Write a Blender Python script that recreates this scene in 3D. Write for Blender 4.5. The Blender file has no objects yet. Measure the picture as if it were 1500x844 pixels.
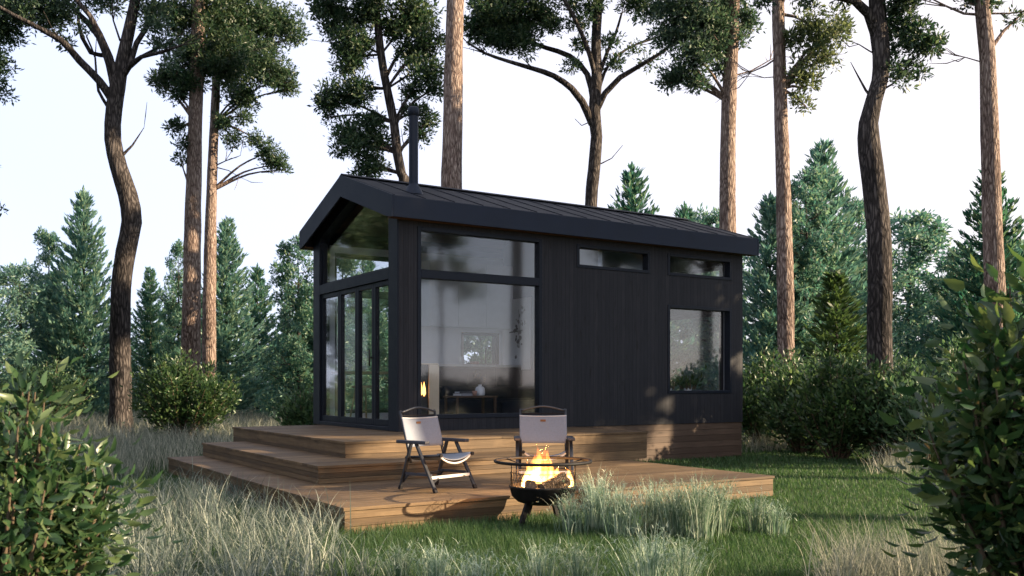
import bpy, bmesh, math, random
import numpy as np
from mathutils import Vector, Matrix, Euler

random.seed(7)
SC = bpy.context.scene
R = math.radians

# ------------------------------------------------------------------ camera, world, sun, exposure
FOC, HOR, CAMZ = 1358.5, 565.8, 1.13          # focal length and horizon of the 1500 x 844 photograph, eye height
cam = bpy.data.cameras.new('camera')
cam_o = bpy.data.objects.new('camera', cam)
SC.collection.objects.link(cam_o)
cam_o.location = (0, 0, CAMZ)
cam_o.rotation_euler = (R(90), 0, 0)
cam.sensor_width = 36.0
cam.lens = FOC / 1500 * 36
cam.shift_y = (HOR - 422) / 1500
cam.clip_start = 0.05
cam.clip_end = 3000
cam.dof.use_dof = True
cam.dof.focus_distance = 9.5
cam.dof.aperture_fstop = 4.5
SC.camera = cam_o

SUN_EL, SUN_AZ = R(19.5), math.atan2(-0.18, 0.98)    # towards the sun: low on the right
sdir = Vector((math.cos(SUN_AZ) * math.cos(SUN_EL), math.sin(SUN_AZ) * math.cos(SUN_EL), math.sin(SUN_EL)))
sun = bpy.data.lights.new('sun', 'SUN')
sun.energy = 5.0
sun.angle = R(0.6)
sun.color = (1.0, 0.78, 0.52)
sun_o = bpy.data.objects.new('sun', sun)
SC.collection.objects.link(sun_o)
sun_o.rotation_euler = (-sdir).to_track_quat('-Z', 'Y').to_euler()
sun_o.location = sdir * 60

world = bpy.data.worlds.new('World')
SC.world = world
world.use_nodes = True
wt = world.node_tree
bg = wt.nodes['Background']
sky = wt.nodes.new('ShaderNodeTexSky')
sky.sky_type = 'NISHITA'
sky.sun_disc = False
sky.sun_elevation = SUN_EL
sky.sun_rotation = math.pi / 2 - SUN_AZ
sky.air_density = 1.0
sky.dust_density = 0.5
sky.ozone_density = 1.0
veil = wt.nodes.new('ShaderNodeMix')           # a thin bright veil of high cloud over the clear sky
veil.data_type = 'RGBA'
veil.inputs[0].default_value = 0.86
wg = wt.nodes.new('ShaderNodeTexCoord')
wd = wt.nodes.new('ShaderNodeVectorMath'); wd.operation = 'DOT_PRODUCT'; wd.inputs[1].default_value = sdir
wm = wt.nodes.new('ShaderNodeMapRange'); wm.inputs[1].default_value = -0.5; wm.inputs[2].default_value = 0.35
wc = wt.nodes.new('ShaderNodeMix'); wc.data_type = 'RGBA'
wc.inputs[6].default_value = (4.5, 5.0, 6.7, 1); wc.inputs[7].default_value = (6.0, 5.6, 5.8, 1)
wt.links.new(wg.outputs['Generated'], wd.inputs[0]); wt.links.new(wd.outputs['Value'], wm.inputs[0])
wt.links.new(wm.outputs[0], wc.inputs[0]); wm2 = wt.nodes.new('ShaderNodeMapRange'); wm2.inputs[1].default_value = 0.45; wm2.inputs[2].default_value = 0.8
wc2 = wt.nodes.new('ShaderNodeMix'); wc2.data_type = 'RGBA'      # cooler tint added out of view towards the sun, to cool window reflections
wc2.inputs[7].default_value = (4.2, 4.7, 6.0, 1)
wt.links.new(wd.outputs['Value'], wm2.inputs[0]); wt.links.new(wm2.outputs[0], wc2.inputs[0])
wt.links.new(wc.outputs[2], wc2.inputs[6]); wt.links.new(wc2.outputs[2], veil.inputs[7])
wt.links.new(sky.outputs[0], veil.inputs[6])
wt.links.new(veil.outputs[2], bg.inputs[0])
bg.inputs[1].default_value = 0.074
SC.view_settings.view_transform = 'Standard'
SC.view_settings.look = 'None'
SC.view_settings.exposure = 1.58
SC.view_settings.gamma = 1
SC.render.engine = 'CYCLES'
SC.cycles.use_denoising = True
SC.cycles.max_bounces = 10
SC.cycles.transparent_max_bounces = 24
SC.cycles.diffuse_bounces = 4
SC.cycles.glossy_bounces = 4
SC.cycles.sample_clamp_indirect = 6
SC.cycles.caustics_reflective = False
SC.cycles.caustics_refractive = False
SC.cycles.volume_step_rate = 0.5

# ------------------------------------------------------------------ helpers: objects
def at(px, py, Y):
    return Vector(((px - 750) / FOC * Y, Y, CAMZ + (HOR - py) / FOC * Y))

def link(o, parent=None):
    SC.collection.objects.link(o)
    if parent is not None:
        o.parent = parent
    return o

def tag(o, label=None, cat=None, group=None, kind=None):
    if label: o['label'] = label
    if cat: o['category'] = cat
    if group: o['group'] = group
    if kind: o['kind'] = kind
    return o

def empty(name, loc=(0, 0, 0), rz=0.0):
    o = bpy.data.objects.new(name, None)
    o.location = loc
    o.rotation_euler = (0, 0, rz)
    o.empty_display_size = 0.1
    return link(o)

def np_obj(name, V, quads=None, tris=None, m=None, parent=None, smooth=False):
    me = bpy.data.meshes.new(name)
    V = np.ascontiguousarray(V, dtype=np.float32)
    nq = 0 if quads is None else len(quads)
    nt = 0 if tris is None else len(tris)
    me.vertices.add(len(V))
    me.vertices.foreach_set('co', V.ravel())
    loops = []
    if nq: loops.append(np.asarray(quads, dtype=np.int32).ravel())
    if nt: loops.append(np.asarray(tris, dtype=np.int32).ravel())
    lo = np.concatenate(loops)
    me.loops.add(len(lo))
    me.loops.foreach_set('vertex_index', lo)
    me.polygons.add(nq + nt)
    starts = np.concatenate([np.arange(nq) * 4, nq * 4 + np.arange(nt) * 3]).astype(np.int32)
    me.polygons.foreach_set('loop_start', starts)
    if smooth:
        me.polygons.foreach_set('use_smooth', np.ones(nq + nt, dtype=bool))
    me.update(calc_edges=True)
    if m: me.materials.append(m)
    return link(bpy.data.objects.new(name, me), parent)

def copy_tree(o, parent=None):
    c = o.copy()
    SC.collection.objects.link(c)
    c.parent = parent
    for ch in list(o.children):
        copy_tree(ch, c)
    return c

class MB:
    """collects boxes, bars, tubes and prisms, then links them as one mesh object"""
    def __init__(s):
        s.bm = bmesh.new()
    def box(s, x0, x1, y0, y1, z0, z1):
        vs = [s.bm.verts.new(p) for p in ((x0,y0,z0),(x1,y0,z0),(x1,y1,z0),(x0,y1,z0),(x0,y0,z1),(x1,y0,z1),(x1,y1,z1),(x0,y1,z1))]
        for f in ((3,2,1,0),(4,5,6,7),(0,1,5,4),(1,2,6,5),(2,3,7,6),(3,0,4,7)):
            s.bm.faces.new([vs[i] for i in f])
        return s
    def prism(s, pts, axis, a0, a1):
        """polygon pts in the plane across axis ('x': pts are (y,z); 'y': pts are (x,z); 'z': pts are (x,y))"""
        def mk(p, a):
            return {'x': (a, p[0], p[1]), 'y': (p[0], a, p[1]), 'z': (p[0], p[1], a)}[axis]
        A = [s.bm.verts.new(mk(p, a0)) for p in pts]
        B = [s.bm.verts.new(mk(p, a1)) for p in pts]
        n = len(pts)
        s.bm.faces.new(A[::-1]); s.bm.faces.new(B)
        for i in range(n):
            s.bm.faces.new((A[i], A[(i+1) % n], B[(i+1) % n], B[i]))
        return s
    def bar(s, p, q, w, h, up=(0,0,1)):
        p, q = Vector(p), Vector(q)
        d = (q - p).normalized()
        x = d.cross(Vector(up))
        if x.length < 1e-4: x = d.cross(Vector((0,1,0)))
        x.normalize(); y = x.cross(d)
        A = []
        for e in (p, q):
            A.append([s.bm.verts.new(e + x*a*w/2 + y*b*h/2) for a, b in ((-1,-1),(1,-1),(1,1),(-1,1))])
        s.bm.faces.new(A[0][::-1]); s.bm.faces.new(A[1])
        for i in range(4):
            s.bm.faces.new((A[0][i], A[0][(i+1)%4], A[1][(i+1)%4], A[1][i]))
        return s
    def tube(s, pts, r, n=10, closed=False):
        pts = [Vector(p) for p in pts]
        rs = r if isinstance(r, (list, tuple)) else [r]*len(pts)
        rings = []; prev = None
        for i, p in enumerate(pts):
            if closed: d = pts[(i+1) % len(pts)] - pts[i-1]
            else: d = pts[min(i+1, len(pts)-1)] - pts[max(i-1, 0)]
            d.normalize()
            if prev is None:
                x = d.cross(Vector((0,0,1)))
                if x.length < 1e-3: x = d.cross(Vector((0,1,0)))
            else:
                x = prev - d*prev.dot(d)
            x.normalize(); prev = x; y = d.cross(x)
            rings.append([s.bm.verts.new(p + (x*math.cos(2*math.pi*k/n) + y*math.sin(2*math.pi*k/n))*rs[i]) for k in range(n)])
        m = len(rings)
        for i in range(m if closed else m-1):
            a, b = rings[i], rings[(i+1) % m]
            for k in range(n):
                f = s.bm.faces.new((a[k], a[(k+1)%n], b[(k+1)%n], b[k])); f.smooth = True
        if not closed:
            s.bm.faces.new(rings[0][::-1]); s.bm.faces.new(rings[-1])
        return s
    def lathe(s, prof, c=(0,0,0), n=32, smooth=True):
        c = Vector(c); rings = []
        for r, z in prof:
            if r < 1e-6: rings.append([s.bm.verts.new(c + Vector((0,0,z)))])
            else: rings.append([s.bm.verts.new(c + Vector((r*math.cos(2*math.pi*k/n), r*math.sin(2*math.pi*k/n), z))) for k in range(n)])
        for a, b in zip(rings, rings[1:]):
            for k in range(n):
                k2 = (k+1) % n
                v = [a[k % len(a)], a[k2 % len(a)], b[k2 % len(b)], b[k % len(b)]]
                u = []
                for q in v:
                    if q not in u: u.append(q)
                if len(u) > 2:
                    f = s.bm.faces.new(u); f.smooth = smooth
        return s
    def grid(s, fn, nu, nv, thick=0.0):
        """surface fn(u,v) for u,v in 0..1; a thickness makes it a closed slab along its normal"""
        P = [[Vector(fn(i/nu, j/nv)) for j in range(nv+1)] for i in range(nu+1)]
        def layer(off):
            L = []
            for i in range(nu+1):
                row = []
                for j in range(nv+1):
                    du = P[min(i+1,nu)][j] - P[max(i-1,0)][j]; dv = P[i][min(j+1,nv)] - P[i][max(j-1,0)]
                    nrm = du.cross(dv).normalized()
                    row.append(s.bm.verts.new(P[i][j] + nrm*off))
                L.append(row)
            return L
        A = layer(thick/2)
        def F(*v):
            f = s.bm.faces.new(v); f.smooth = True
        for i in range(nu):
            for j in range(nv): F(A[i][j], A[i+1][j], A[i+1][j+1], A[i][j+1])
        if thick:
            B = layer(-thick/2)
            for i in range(nu):
                for j in range(nv): F(B[i][j], B[i][j+1], B[i+1][j+1], B[i+1][j])
            for i in range(nu):
                s.bm.faces.new((A[i][0], B[i][0], B[i+1][0], A[i+1][0])); s.bm.faces.new((A[i][nv], A[i+1][nv], B[i+1][nv], B[i][nv]))
            for j in range(nv):
                s.bm.faces.new((A[0][j], A[0][j+1], B[0][j+1], B[0][j])); s.bm.faces.new((A[nu][j], B[nu][j], B[nu][j+1], A[nu][j+1]))
        return s
    def build(s, name, m, parent=None, bevel=0.0, seg=1):
        me = bpy.data.meshes.new(name)
        bmesh.ops.recalc_face_normals(s.bm, faces=s.bm.faces)
        s.bm.to_mesh(me); s.bm.free()
        me.materials.append(m)
        o = link(bpy.data.objects.new(name, me), parent)
        if bevel:
            md = o.modifiers.new('bevel', 'BEVEL'); md.width = bevel; md.segments = seg; md.limit_method = 'ANGLE'; md.angle_limit = R(40)
        return o

# ------------------------------------------------------------------ helpers: materials
class NT:
    def __init__(s, name):
        s.m = bpy.data.materials.new(name); s.m.use_nodes = True
        s.t = s.m.node_tree; s.t.nodes.clear()
        s.out = s.t.nodes.new('ShaderNodeOutputMaterial')
    def n(s, kind, ins=None, **props):
        nd = s.t.nodes.new('ShaderNode' + kind)
        for k, v in props.items(): setattr(nd, k, v)
        for k, v in (ins or {}).items():
            sk = nd.inputs[k]
            if isinstance(v, bpy.types.NodeSocket): s.t.links.new(v, sk)
            else: sk.default_value = v
        return nd
    def math(s, op, a, b=0.0, c=0.0):
        return s.n('Math', {0: a, 1: b, 2: c}, operation=op).outputs[0]
    def mix(s, f, a, b):
        nd = s.n('Mix', None, data_type='RGBA')
        for i, v in ((0, f), (6, a), (7, b)):
            if isinstance(v, bpy.types.NodeSocket): s.t.links.new(v, nd.inputs[i])
            else: nd.inputs[i].default_value = v if i == 0 else c4(v)
        return nd.outputs[2]
    def ramp(s, f, stops):
        nd = s.n('ValToRGB', {0: f}); cr = nd.color_ramp
        while len(cr.elements) < len(stops): cr.elements.new(0.5)
        for e, (p, c) in zip(cr.elements, stops):
            e.position = p; e.color = c4(c)
        return nd.outputs[0]
    def coord(s, scale=(1,1,1), kind='Object', rot=(0,0,0)):
        tc = s.n('TexCoord')
        return s.n('Mapping', {'Vector': tc.outputs[kind], 'Scale': scale, 'Rotation': rot}).outputs[0]
    def noise(s, vec, scale=5, detail=4, rough=.55):
        return s.n('TexNoise', {'Vector': vec, 'Scale': scale, 'Detail': detail, 'Roughness': rough}).outputs[0]
    def bump(s, h, strength=.3, dist=.01):
        return s.n('Bump', {'Height': h, 'Strength': strength, 'Distance': dist}).outputs[0]
    def surf(s, sh):
        s.t.links.new(sh, s.out.inputs[0]); return s.m
    def bsdf(s, col, rough=.5, spec=.5, metal=0, normal=None, **kw):
        ins = {'Base Color': c4(col) if not isinstance(col, bpy.types.NodeSocket) else col, 'Roughness': rough, 'Specular IOR Level': spec, 'Metallic': metal}
        if normal is not None: ins['Normal'] = normal
        ins.update(kw)
        return s.n('BsdfPrincipled', ins).outputs[0]

def c4(c):
    return tuple(c) if len(c) == 4 else (c[0], c[1], c[2], 1)

def plain(name, col, rough=.5, spec=.5, metal=0, var=.12, scale=9):
    t = NT(name)
    nz = t.noise(t.coord(), scale, 5)
    dark = tuple(x*(1-var) for x in col); lite = tuple(min(1, x*(1+var)) for x in col)
    c = t.ramp(nz, [(.3, dark), (.7, lite)])
    r = t.math('ADD', t.math('MULTIPLY', nz, .25), rough-.12)
    return t.surf(t.bsdf(c, r, spec, metal, t.bump(nz, .08, .004)))

def leaf_mat(name, cols, trans=.35, rough=.45, spec=.4, tcol=None):
    t = NT(name)
    g = t.n('NewGeometry')
    rnd = g.outputs['Random Per Island']
    c = t.ramp(rnd, [(i/(len(cols)-1), k) for i, k in enumerate(cols)])
    oi = t.n('ObjectInfo').outputs['Random']
    c = t.n('HueSaturation', {'Hue': t.math('MULTIPLY_ADD', oi, .03, .485), 'Saturation': t.math('MULTIPLY_ADD', oi, -.25, 1.1), 'Value': t.math('MULTIPLY_ADD', oi, .5, .78), 'Color': c}).outputs[0]
    a = t.bsdf(c, rough, spec)
    tc = t.n('HueSaturation', {'Hue': .48, 'Saturation': 1.15, 'Value': 1.6, 'Color': c}).outputs[0]
    b = t.n('BsdfTranslucent', {'Color': tc}).outputs[0]
    return t.surf(t.n('MixShader', {0: trans, 1: a, 2: b}).outputs[0])

def bark_mat(name, deep, mid, lite, sc=1.0):
    t = NT(name)
    co = t.coord((1, 1, .22))
    wob = t.n('TexNoise', {'Vector': co, 'Scale': 6*sc, 'Detail': 3}).outputs['Color']
    wv = t.n('VectorMath', {0: wob, 'Scale': .16/sc}, operation='SCALE').outputs[0]
    cw = t.n('VectorMath', {0: co, 1: wv}, operation='ADD').outputs[0]
    vor = t.n('TexVoronoi', {'Vector': cw, 'Scale': 20*sc}, feature='DISTANCE_TO_EDGE').outputs['Distance']
    v = t.n('MapRange', {'Value': vor, 1: 0.0, 2: .30}).outputs[0]
    fine = t.noise(t.coord((1, 1, .35)), 26*sc, 6, .7)
    ridge = t.noise(t.coord((1, 1, .12)), 13*sc, 5, .6)
    big = t.noise(t.coord((1, 1, .4)), 1.3, 3)
    h = t.math('ADD', t.math('ADD', t.math('MULTIPLY', v, .42), t.math('MULTIPLY', fine, .50)), t.math('MULTIPLY', ridge, .40))
    c = t.ramp(t.math('MULTIPLY_ADD', big, .4, t.math('MULTIPLY', h, .72)), [(.46, deep), (.66, mid), (.88, lite)])
    return t.surf(t.bsdf(c, .9, .15, 0, t.bump(h, 1.0, .035)))

def wood_mat(name, axis, dark, mid, lite, rough=.62, scale=1.0, spec=.3):
    """sawn boards with the grain along axis; every board (mesh island) has its own tone"""
    t = NT(name)
    s = [75*scale]*3; s['xyz'.index(axis)] = 2.6*scale
    rnd = t.n('NewGeometry').outputs['Random Per Island']
    tc = t.n('TexCoord').outputs['Object']
    off = t.n('CombineXYZ', {0: t.math('MULTIPLY', rnd, 37), 1: t.math('MULTIPLY', rnd, 91), 2: t.math('MULTIPLY', rnd, 53)}).outputs[0]
    mv = t.n('VectorMath', {0: tc, 1: off}, operation='ADD').outputs[0]
    co = t.n('Mapping', {'Vector': mv, 'Scale': s}).outputs[0]
    g = t.noise(co, 1.0, 6, .62)
    s2 = [9.0]*3; s2['xyz'.index(axis)] = 2.2
    kn = t.noise(t.n('Mapping', {'Vector': mv, 'Scale': s2}).outputs[0], 1.0, 3, .5)
    knot = t.n('MapRange', {'Value': kn, 1: .63, 2: .74}).outputs[0]
    f = t.math('ADD', t.math('MULTIPLY', g, .75), t.math('MULTIPLY', rnd, .28))
    c = t.ramp(f, [(.22, dark), (.52, mid), (.85, lite)])
    c = t.mix(t.math('MULTIPLY', knot, .7), c, tuple(x*.5 for x in dark))
    stain = t.n('MapRange', {'Value': t.noise(tc, 1.7, 5, .65), 1: .42, 2: .66, 3: 0.0, 4: .5}).outputs[0]     # weathering and damp stains
    c = t.mix(stain, c, tuple(x*1.25 for x in dark))
    return t.surf(t.bsdf(c, rough, spec, 0, t.bump(g, .25, .004)))

def siding_mat(name):
    """charred vertical boards, about 7 cm wide"""
    t = NT(name)
    tc = t.n('TexCoord').outputs['Object']
    sx = t.n('SeparateXYZ', {0: tc})
    run = t.math('ADD', sx.outputs[0], sx.outputs[1])
    q = t.math('DIVIDE', run, .072)
    idx = t.math('FLOOR', q)
    fr = t.math('FRACT', q)
    edge = t.math('MINIMUM', fr, t.math('SUBTRACT', 1.0, fr))
    gap = t.n('MapRange', {'Value': edge, 1: .015, 2: .07}).outputs[0]
    rnd = t.n('TexWhiteNoise', {'W': idx}, noise_dimensions='1D').outputs[0]
    off = t.n('CombineXYZ', {0: t.math('MULTIPLY', rnd, 31), 2: t.math('MULTIPLY', rnd, 77)}).outputs[0]
    mv = t.n('VectorMath', {0: tc, 1: off}, operation='ADD').outputs[0]
    g = t.noise(t.n('Mapping', {'Vector': mv, 'Scale': (55, 55, 2.2)}).outputs[0], 1.0, 6, .65)
    kn = t.noise(t.n('Mapping', {'Vector': mv, 'Scale': (16, 16, 3.5)}).outputs[0], 1.0, 3, .5)
    f = t.math('ADD', t.math('MULTIPLY', g, .82), t.math('MULTIPLY', rnd, .16))
    c = t.ramp(f, [(.2, (.0095, .0108, .0145)), (.55, (.0225, .0230, .0275)), (.95, (.050, .047, .050))])
    c = t.mix(t.n('MapRange', {'Value': kn, 1: .6, 2: .72, 3: 0, 4: .7}).outputs[0], c, (.012, .010, .010))
    c = t.mix(gap, (.0095, .010, .013), c)
    h = t.math('ADD', t.math('MULTIPLY', g, .3), t.math('MULTIPLY', gap, .6))
    return t.surf(t.bsdf(c, .62, .2, 0, t.bump(h, .25, .004)))

def glass_mat(name, tint=(.93, .95, .97), k=1.4):
    t = NT(name)
    lw = t.n('LayerWeight', {'Blend': .5}).outputs['Facing']
    f = t.math('POWER', lw, 5.0)
    F = t.math('MINIMUM', t.math('MULTIPLY', t.math('MULTIPLY_ADD', f, .95, .045), k), .95)
    tr = t.n('BsdfTransparent', {'Color': c4(tint)}).outputs[0]
    gl = t.n('BsdfGlossy', {'Color': (1, 1, 1, 1), 'Roughness': .05}).outputs[0]
    return t.surf(t.n('MixShader', {0: F, 1: tr, 2: gl}).outputs[0])

M = {}
M['metal'] = plain('dark coated metal', (.010, .016, .031), .5, .25, 0, .12, 3)
M['roof'] = plain('matt black roof sheet', (.007, .010, .017), .6, .16, 0, .12, 3)
M['frame'] = plain('black window frame', (.0055, .009, .017), .45, .22, 0, .1, 5)
M['siding'] = siding_mat('charred timber siding')
M['deck_x'] = wood_mat('deck boards along the house', 'x', (.042, .027, .015), (.122, .079, .040), (.245, .165, .088))
M['deck_y'] = wood_mat('deck boards across', 'y', (.042, .027, .015), (.122, .079, .040), (.245, .165, .088))
M['plinth'] = wood_mat('plinth boards', 'x', (.045, .029, .020), (.085, .057, .040), (.14, .097, .068))
M['soffit'] = wood_mat('soffit boards', 'x', (.060, .032, .018), (.115, .064, .036), (.17, .10, .06))
M['ceil'] = wood_mat('ceiling boards', 'x', (.070, .045, .030), (.13, .088, .058), (.19, .135, .09))
M['floor'] = wood_mat('floor boards', 'x', (.09, .060, .040), (.17, .115, .075), (.25, .18, .12))
M['oak'] = wood_mat('oak', 'x', (.16, .10, .06), (.28, .19, .115), (.38, .27, .17))
M['walnut'] = wood_mat('walnut', 'x', (.04, .024, .016), (.085, .05, .032), (.13, .08, .05))
M['glass'] = glass_mat('window glass')
M['white'] = plain('interior paint', (.70, .73, .79), .6, .3, 0, .03)
M['greywall'] = plain('grey inner wall', (.30, .32, .37), .6, .3, 0, .03)
M['cupboard'] = plain('grey cupboard front', (.57, .60, .66), .45, .4, 0, .04)
M['stone'] = plain('pale worktop', (.66, .66, .66), .35, .5, 0, .1, 14)
M['sofa'] = plain('charcoal upholstery', (.020, .024, .036), .9, .2, 0, .2, 60)
M['cream'] = plain('cream enamel', (.55, .46, .33), .45, .4, 0, .05)
M['black'] = plain('black steel', (.010, .010, .012), .45, .5, 0, .2, 20)
M['ceramic'] = plain('white ceramic', (.68, .68, .70), .3, .5, 0, .04)
M['terracotta'] = plain('pink clay', (.42, .24, .19), .7, .3, 0, .1)
M['paper_w'] = plain('white paper', (.84, .84, .86), .8, .2, 0, .02)
M['ink'] = plain('grey ink', (.07, .07, .08), .8, .2, 0, .3)
M['book_a'] = plain('grey book cover', (.28, .28, .30), .6, .3)
M['book_b'] = plain('dark book cover', (.06, .06, .07), .6, .3)
M['canvas'] = plain('pale grey canvas', (.205, .228, .272), .85, .2, 0, .07, 70)
M['alu'] = plain('dark anodised tube', (.045, .048, .056), .36, .5, .6, .15, 12)
M['armwood'] = plain('dark stained armrest', (.030, .032, .045), .42, .45, 0, .25, 14)
M['hem'] = plain('light webbing', (.50, .50, .50), .8, .2, 0, .08, 40)
M['leather'] = plain('tan leather tag', (.17, .075, .03), .6, .3, 0, .2, 50)
M['rubber'] = plain('black rubber', (.012, .012, .014), .8, .2)
M['iron'] = plain('burnt iron', (.010, .009, .009), .6, .22, 0, .4, 18)
M['log_bark'] = bark_mat('firewood bark', (.03, .02, .014), (.11, .075, .05), (.20, .15, .11), 3)
M['log_end'] = wood_mat('split firewood', 'x', (.10, .06, .035), (.22, .14, .085), (.33, .22, .14))
M['bark_red'] = bark_mat('reddish pine bark', (.046, .030, .025), (.205, .150, .126), (.38, .305, .26))
M['bark_dark'] = bark_mat('dark furrowed bark', (.010, .009, .0088), (.042, .036, .034), (.115, .10, .092), .8)
M['twig'] = plain('grey brown stems', (.105, .078, .052), .85, .2, 0, .3, 20)
M['leaf_pine'] = leaf_mat('crown foliage', [(.015, .037, .024), (.028, .060, .036), (.052, .095, .052), (.105, .150, .075)], .38)
M['leaf_sunlit'] = leaf_mat('sunlit crown foliage', [(.040, .066, .032), (.066, .10, .045), (.105, .14, .062), (.17, .20, .095)], .42)  # sunlight on the crown is put into this lighter leaf colour
M['leaf_spruce'] = leaf_mat('spruce sprays', [(.036, .094, .084), (.062, .146, .120), (.104, .20, .145), (.19, .265, .155)], .42)
M['leaf_cedar'] = leaf_mat('yellow green sprays', [(.032, .066, .030), (.055, .105, .045), (.09, .15, .06)], .4)
M['leaf_bush'] = leaf_mat('bush leaves', [(.022, .054, .024), (.036, .080, .034), (.060, .115, .048), (.110, .170, .070)], .36, .38, .45)
M['leaf_shaded'] = leaf_mat('shaded bush leaves', [(.008, .018, .012), (.012, .026, .016), (.018, .036, .02), (.03, .05, .03)], .12)  # shade on the unseen bushes is put into this darker leaf colour
M['leaf_laurel'] = leaf_mat('laurel leaves', [(.016, .044, .020), (.030, .072, .030), (.055, .105, .040), (.125, .17, .068)], .38, .33, .5)
M['straw'] = leaf_mat('tall pale grass', [(.032, .056, .042), (.072, .104, .084), (.16, .19, .155), (.44, .46, .37)], .36, .6, .25)
M['straw_dry_sunlit'] = leaf_mat('dry silvery sunlit grass', [(.08, .10, .075), (.15, .175, .135), (.27, .285, .225), (.52, .51, .40)], .38, .6, .25)  # pale dry tone, raised further to put sunlight into the meadow colour
M['feather'] = leaf_mat('feathery grass', [(.065, .12, .075), (.13, .20, .14), (.26, .34, .255), (.52, .57, .45)], .42, .6, .25)
M['lawn'] = leaf_mat('lawn blades', [(.016, .046, .014), (.028, .070, .021), (.046, .100, .031), (.082, .138, .048)], .4, .5, .3)

def ground_mat():
    t = NT('earth under the grass')
    co = t.coord()
    a = t.noise(co, .35, 5); b = t.noise(co, 9, 6, .7)
    c = t.ramp(t.math('ADD', t.math('MULTIPLY', a, .5), t.math('MULTIPLY', b, .5)), [(.35, (.022, .034, .012)), (.55, (.040, .056, .020)), (.75, (.085, .080, .045))])
    return t.surf(t.bsdf(c, .95, .1, 0, t.bump(b, .6, .04)))
M['ground'] = ground_mat()

# ------------------------------------------------------------------ ground
g = MB(); g.grid(lambda u, v: ((u-.5)*1600, -400 + v*1600, 0.0), 16, 16)
tag(g.build('ground', M['ground']), kind='structure')

# ------------------------------------------------------------------ the house
TH = .5668
CORNER = Vector((-1.4348, 11.677, 0))
L, W = 6.111, 2.967
FL = .554                      # floor and top deck
LX = Vector((math.cos(TH), math.sin(TH), 0)); GX = Vector((-math.sin(TH), math.cos(TH), 0))
def house_pt(t, s, z=0):
    return CORNER + LX*t + GX*s + Vector((0, 0, z))

house = empty('tiny_house', CORNER, TH)
tag(house, 'black timber clad tiny house with gabled metal roof and large front windows', 'house')
A_, B_, A2 = .170, .173, .188
ZE, ZB, ZR = 3.487, 3.228, 4.041
SL = (ZR-ZE)/(W/2+B_)
def roof_z(y):
    return ZR - abs(y - W/2)*SL

TK = .15
WT = 3.30
def wall_x(name, y0, y1, openings, m, top=WT, x0=0.0, x1=L, parent=house, bottom=FL):
    """a wall along x with rectangular openings (x0,x1,z0,z1)"""
    b = MB()
    xs = sorted({x0, x1} | {o[0] for o in openings} | {o[1] for o in openings})
    for a, c in zip(xs, xs[1:]):
        ops = sorted([o for o in openings if o[0] < (a+c)/2 < o[1]], key=lambda o: o[2])
        z = bottom
        for o in ops:
            if o[2] > z + 1e-4: b.box(a, c, y0, y1, z, o[2])
            z = o[3]
        if z < top - 1e-4: b.box(a, c, y0, y1, z, top)
    return b.build(name, m, parent)

front_op = [(.27, 2.194, .711, 3.17), (2.791, 4.152, 2.818, 3.153), (4.504, 5.859, 2.818, 3.153), (4.504, 5.859, 1.018, 2.369)]
wall_x('front_wall', 0, TK, front_op, M['siding'], x0=.012)
back_op = [(.27, 1.62, .711, 3.17), (2.48, 3.23, 1.466, 2.03), (3.5, 4.15, 1.9, 3.05), (4.55, 5.6, 1.9, 2.9)]
wall_x('back_wall', W-TK, W, back_op, M['siding'], x0=.012)
# inner lining of both long walls, painted
wall_x('wall_lining', TK+.002, TK+.02, front_op, M['white'], x0=.17, x1=L-.17, top=3.28)
wall_x('wall_lining', W-TK-.02, W-TK-.002, back_op, M['white'], x0=.17, x1=L-.17, top=3.28)
# end wall (right gable) with two openings
def wall_y(name, x0, x1, openings, m, y0=TK, y1=W-TK, top=WT, bottom=FL):
    b = MB()
    ys = sorted({y0, y1} | {o[0] for o in openings} | {o[1] for o in openings})
    for a, c in zip(ys, ys[1:]):
        ops = sorted([o for o in openings if o[0] < (a+c)/2 < o[1]], key=lambda o: o[2])
        z = bottom
        for o in ops:
            if o[2] > z + 1e-4: b.box(x0, x1, a, c, z, o[2])
            z = o[3]
        if z < top - 1e-4: b.box(x0, x1, a, c, z, top)
    b.prism([(y0, top), (y1, top), (y1, roof_z(y1)-.09), (W/2, ZR-.09), (y0, roof_z(y0)-.09)], 'x', x0, x1)
    return b.build(name, m, house)
end_op = [(.35, 2.6, 1.0, 2.34), (.35, 2.6, 2.62, 3.1)]
wall_y('end_wall', L-TK, L, end_op, M['siding'])
wall_y('partition_wall', 3.30, 3.38, [], M['greywall'], TK+.02, W-TK-.02)
wall_y('partition_wall', 4.30, 4.38, [], M['white'], TK+.02, W-TK-.02)

# gable front: dark metal posts, transom, doors, raking glass
gb = MB()
gb.box(-.012, .012, .0, .264, FL, ZB+.05)                                        # cladding of the near corner post
gb.box(.012, .15, TK, .264, FL, ZB+.05)
gb.box(-.012, .15, W-.264, W, FL, ZB+.05)
gb.box(-.012, .13, .264, W-.264, 2.505, 2.645)
gb.box(-.012, .15, .264, W-.264, FL, FL+.055)
for sgn in (0, 1):
    def yy(v): return v if sgn == 0 else W - v
    gb.prism([(yy(0), ZB+.05), (yy(.264), ZB+.05), (yy(.30), roof_z(.30)-.30), (yy(W/2), ZR-.30), (yy(W/2), ZR-.08), (yy(0), roof_z(0)-.08)], 'x', -.010, .148)
gb.build('gable_frame', M['frame'], house, .004)
pane = MB().prism([(.264, 2.645), (W-.264, 2.645), (W-.264, roof_z(.3)-.31), (W/2, ZR-.31), (.264, roof_z(.3)-.31)], 'x', .050, .056)
gw = MB()
gw.box(.035, .075, .264, .292, 2.645, 3.20); gw.box(.035, .075, W-.292, W-.264, 2.645, 3.20); gw.box(.035, .075, .292, W-.292, 2.645, 2.672)
gwo = gw.build('window', M['frame'], house)
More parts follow.
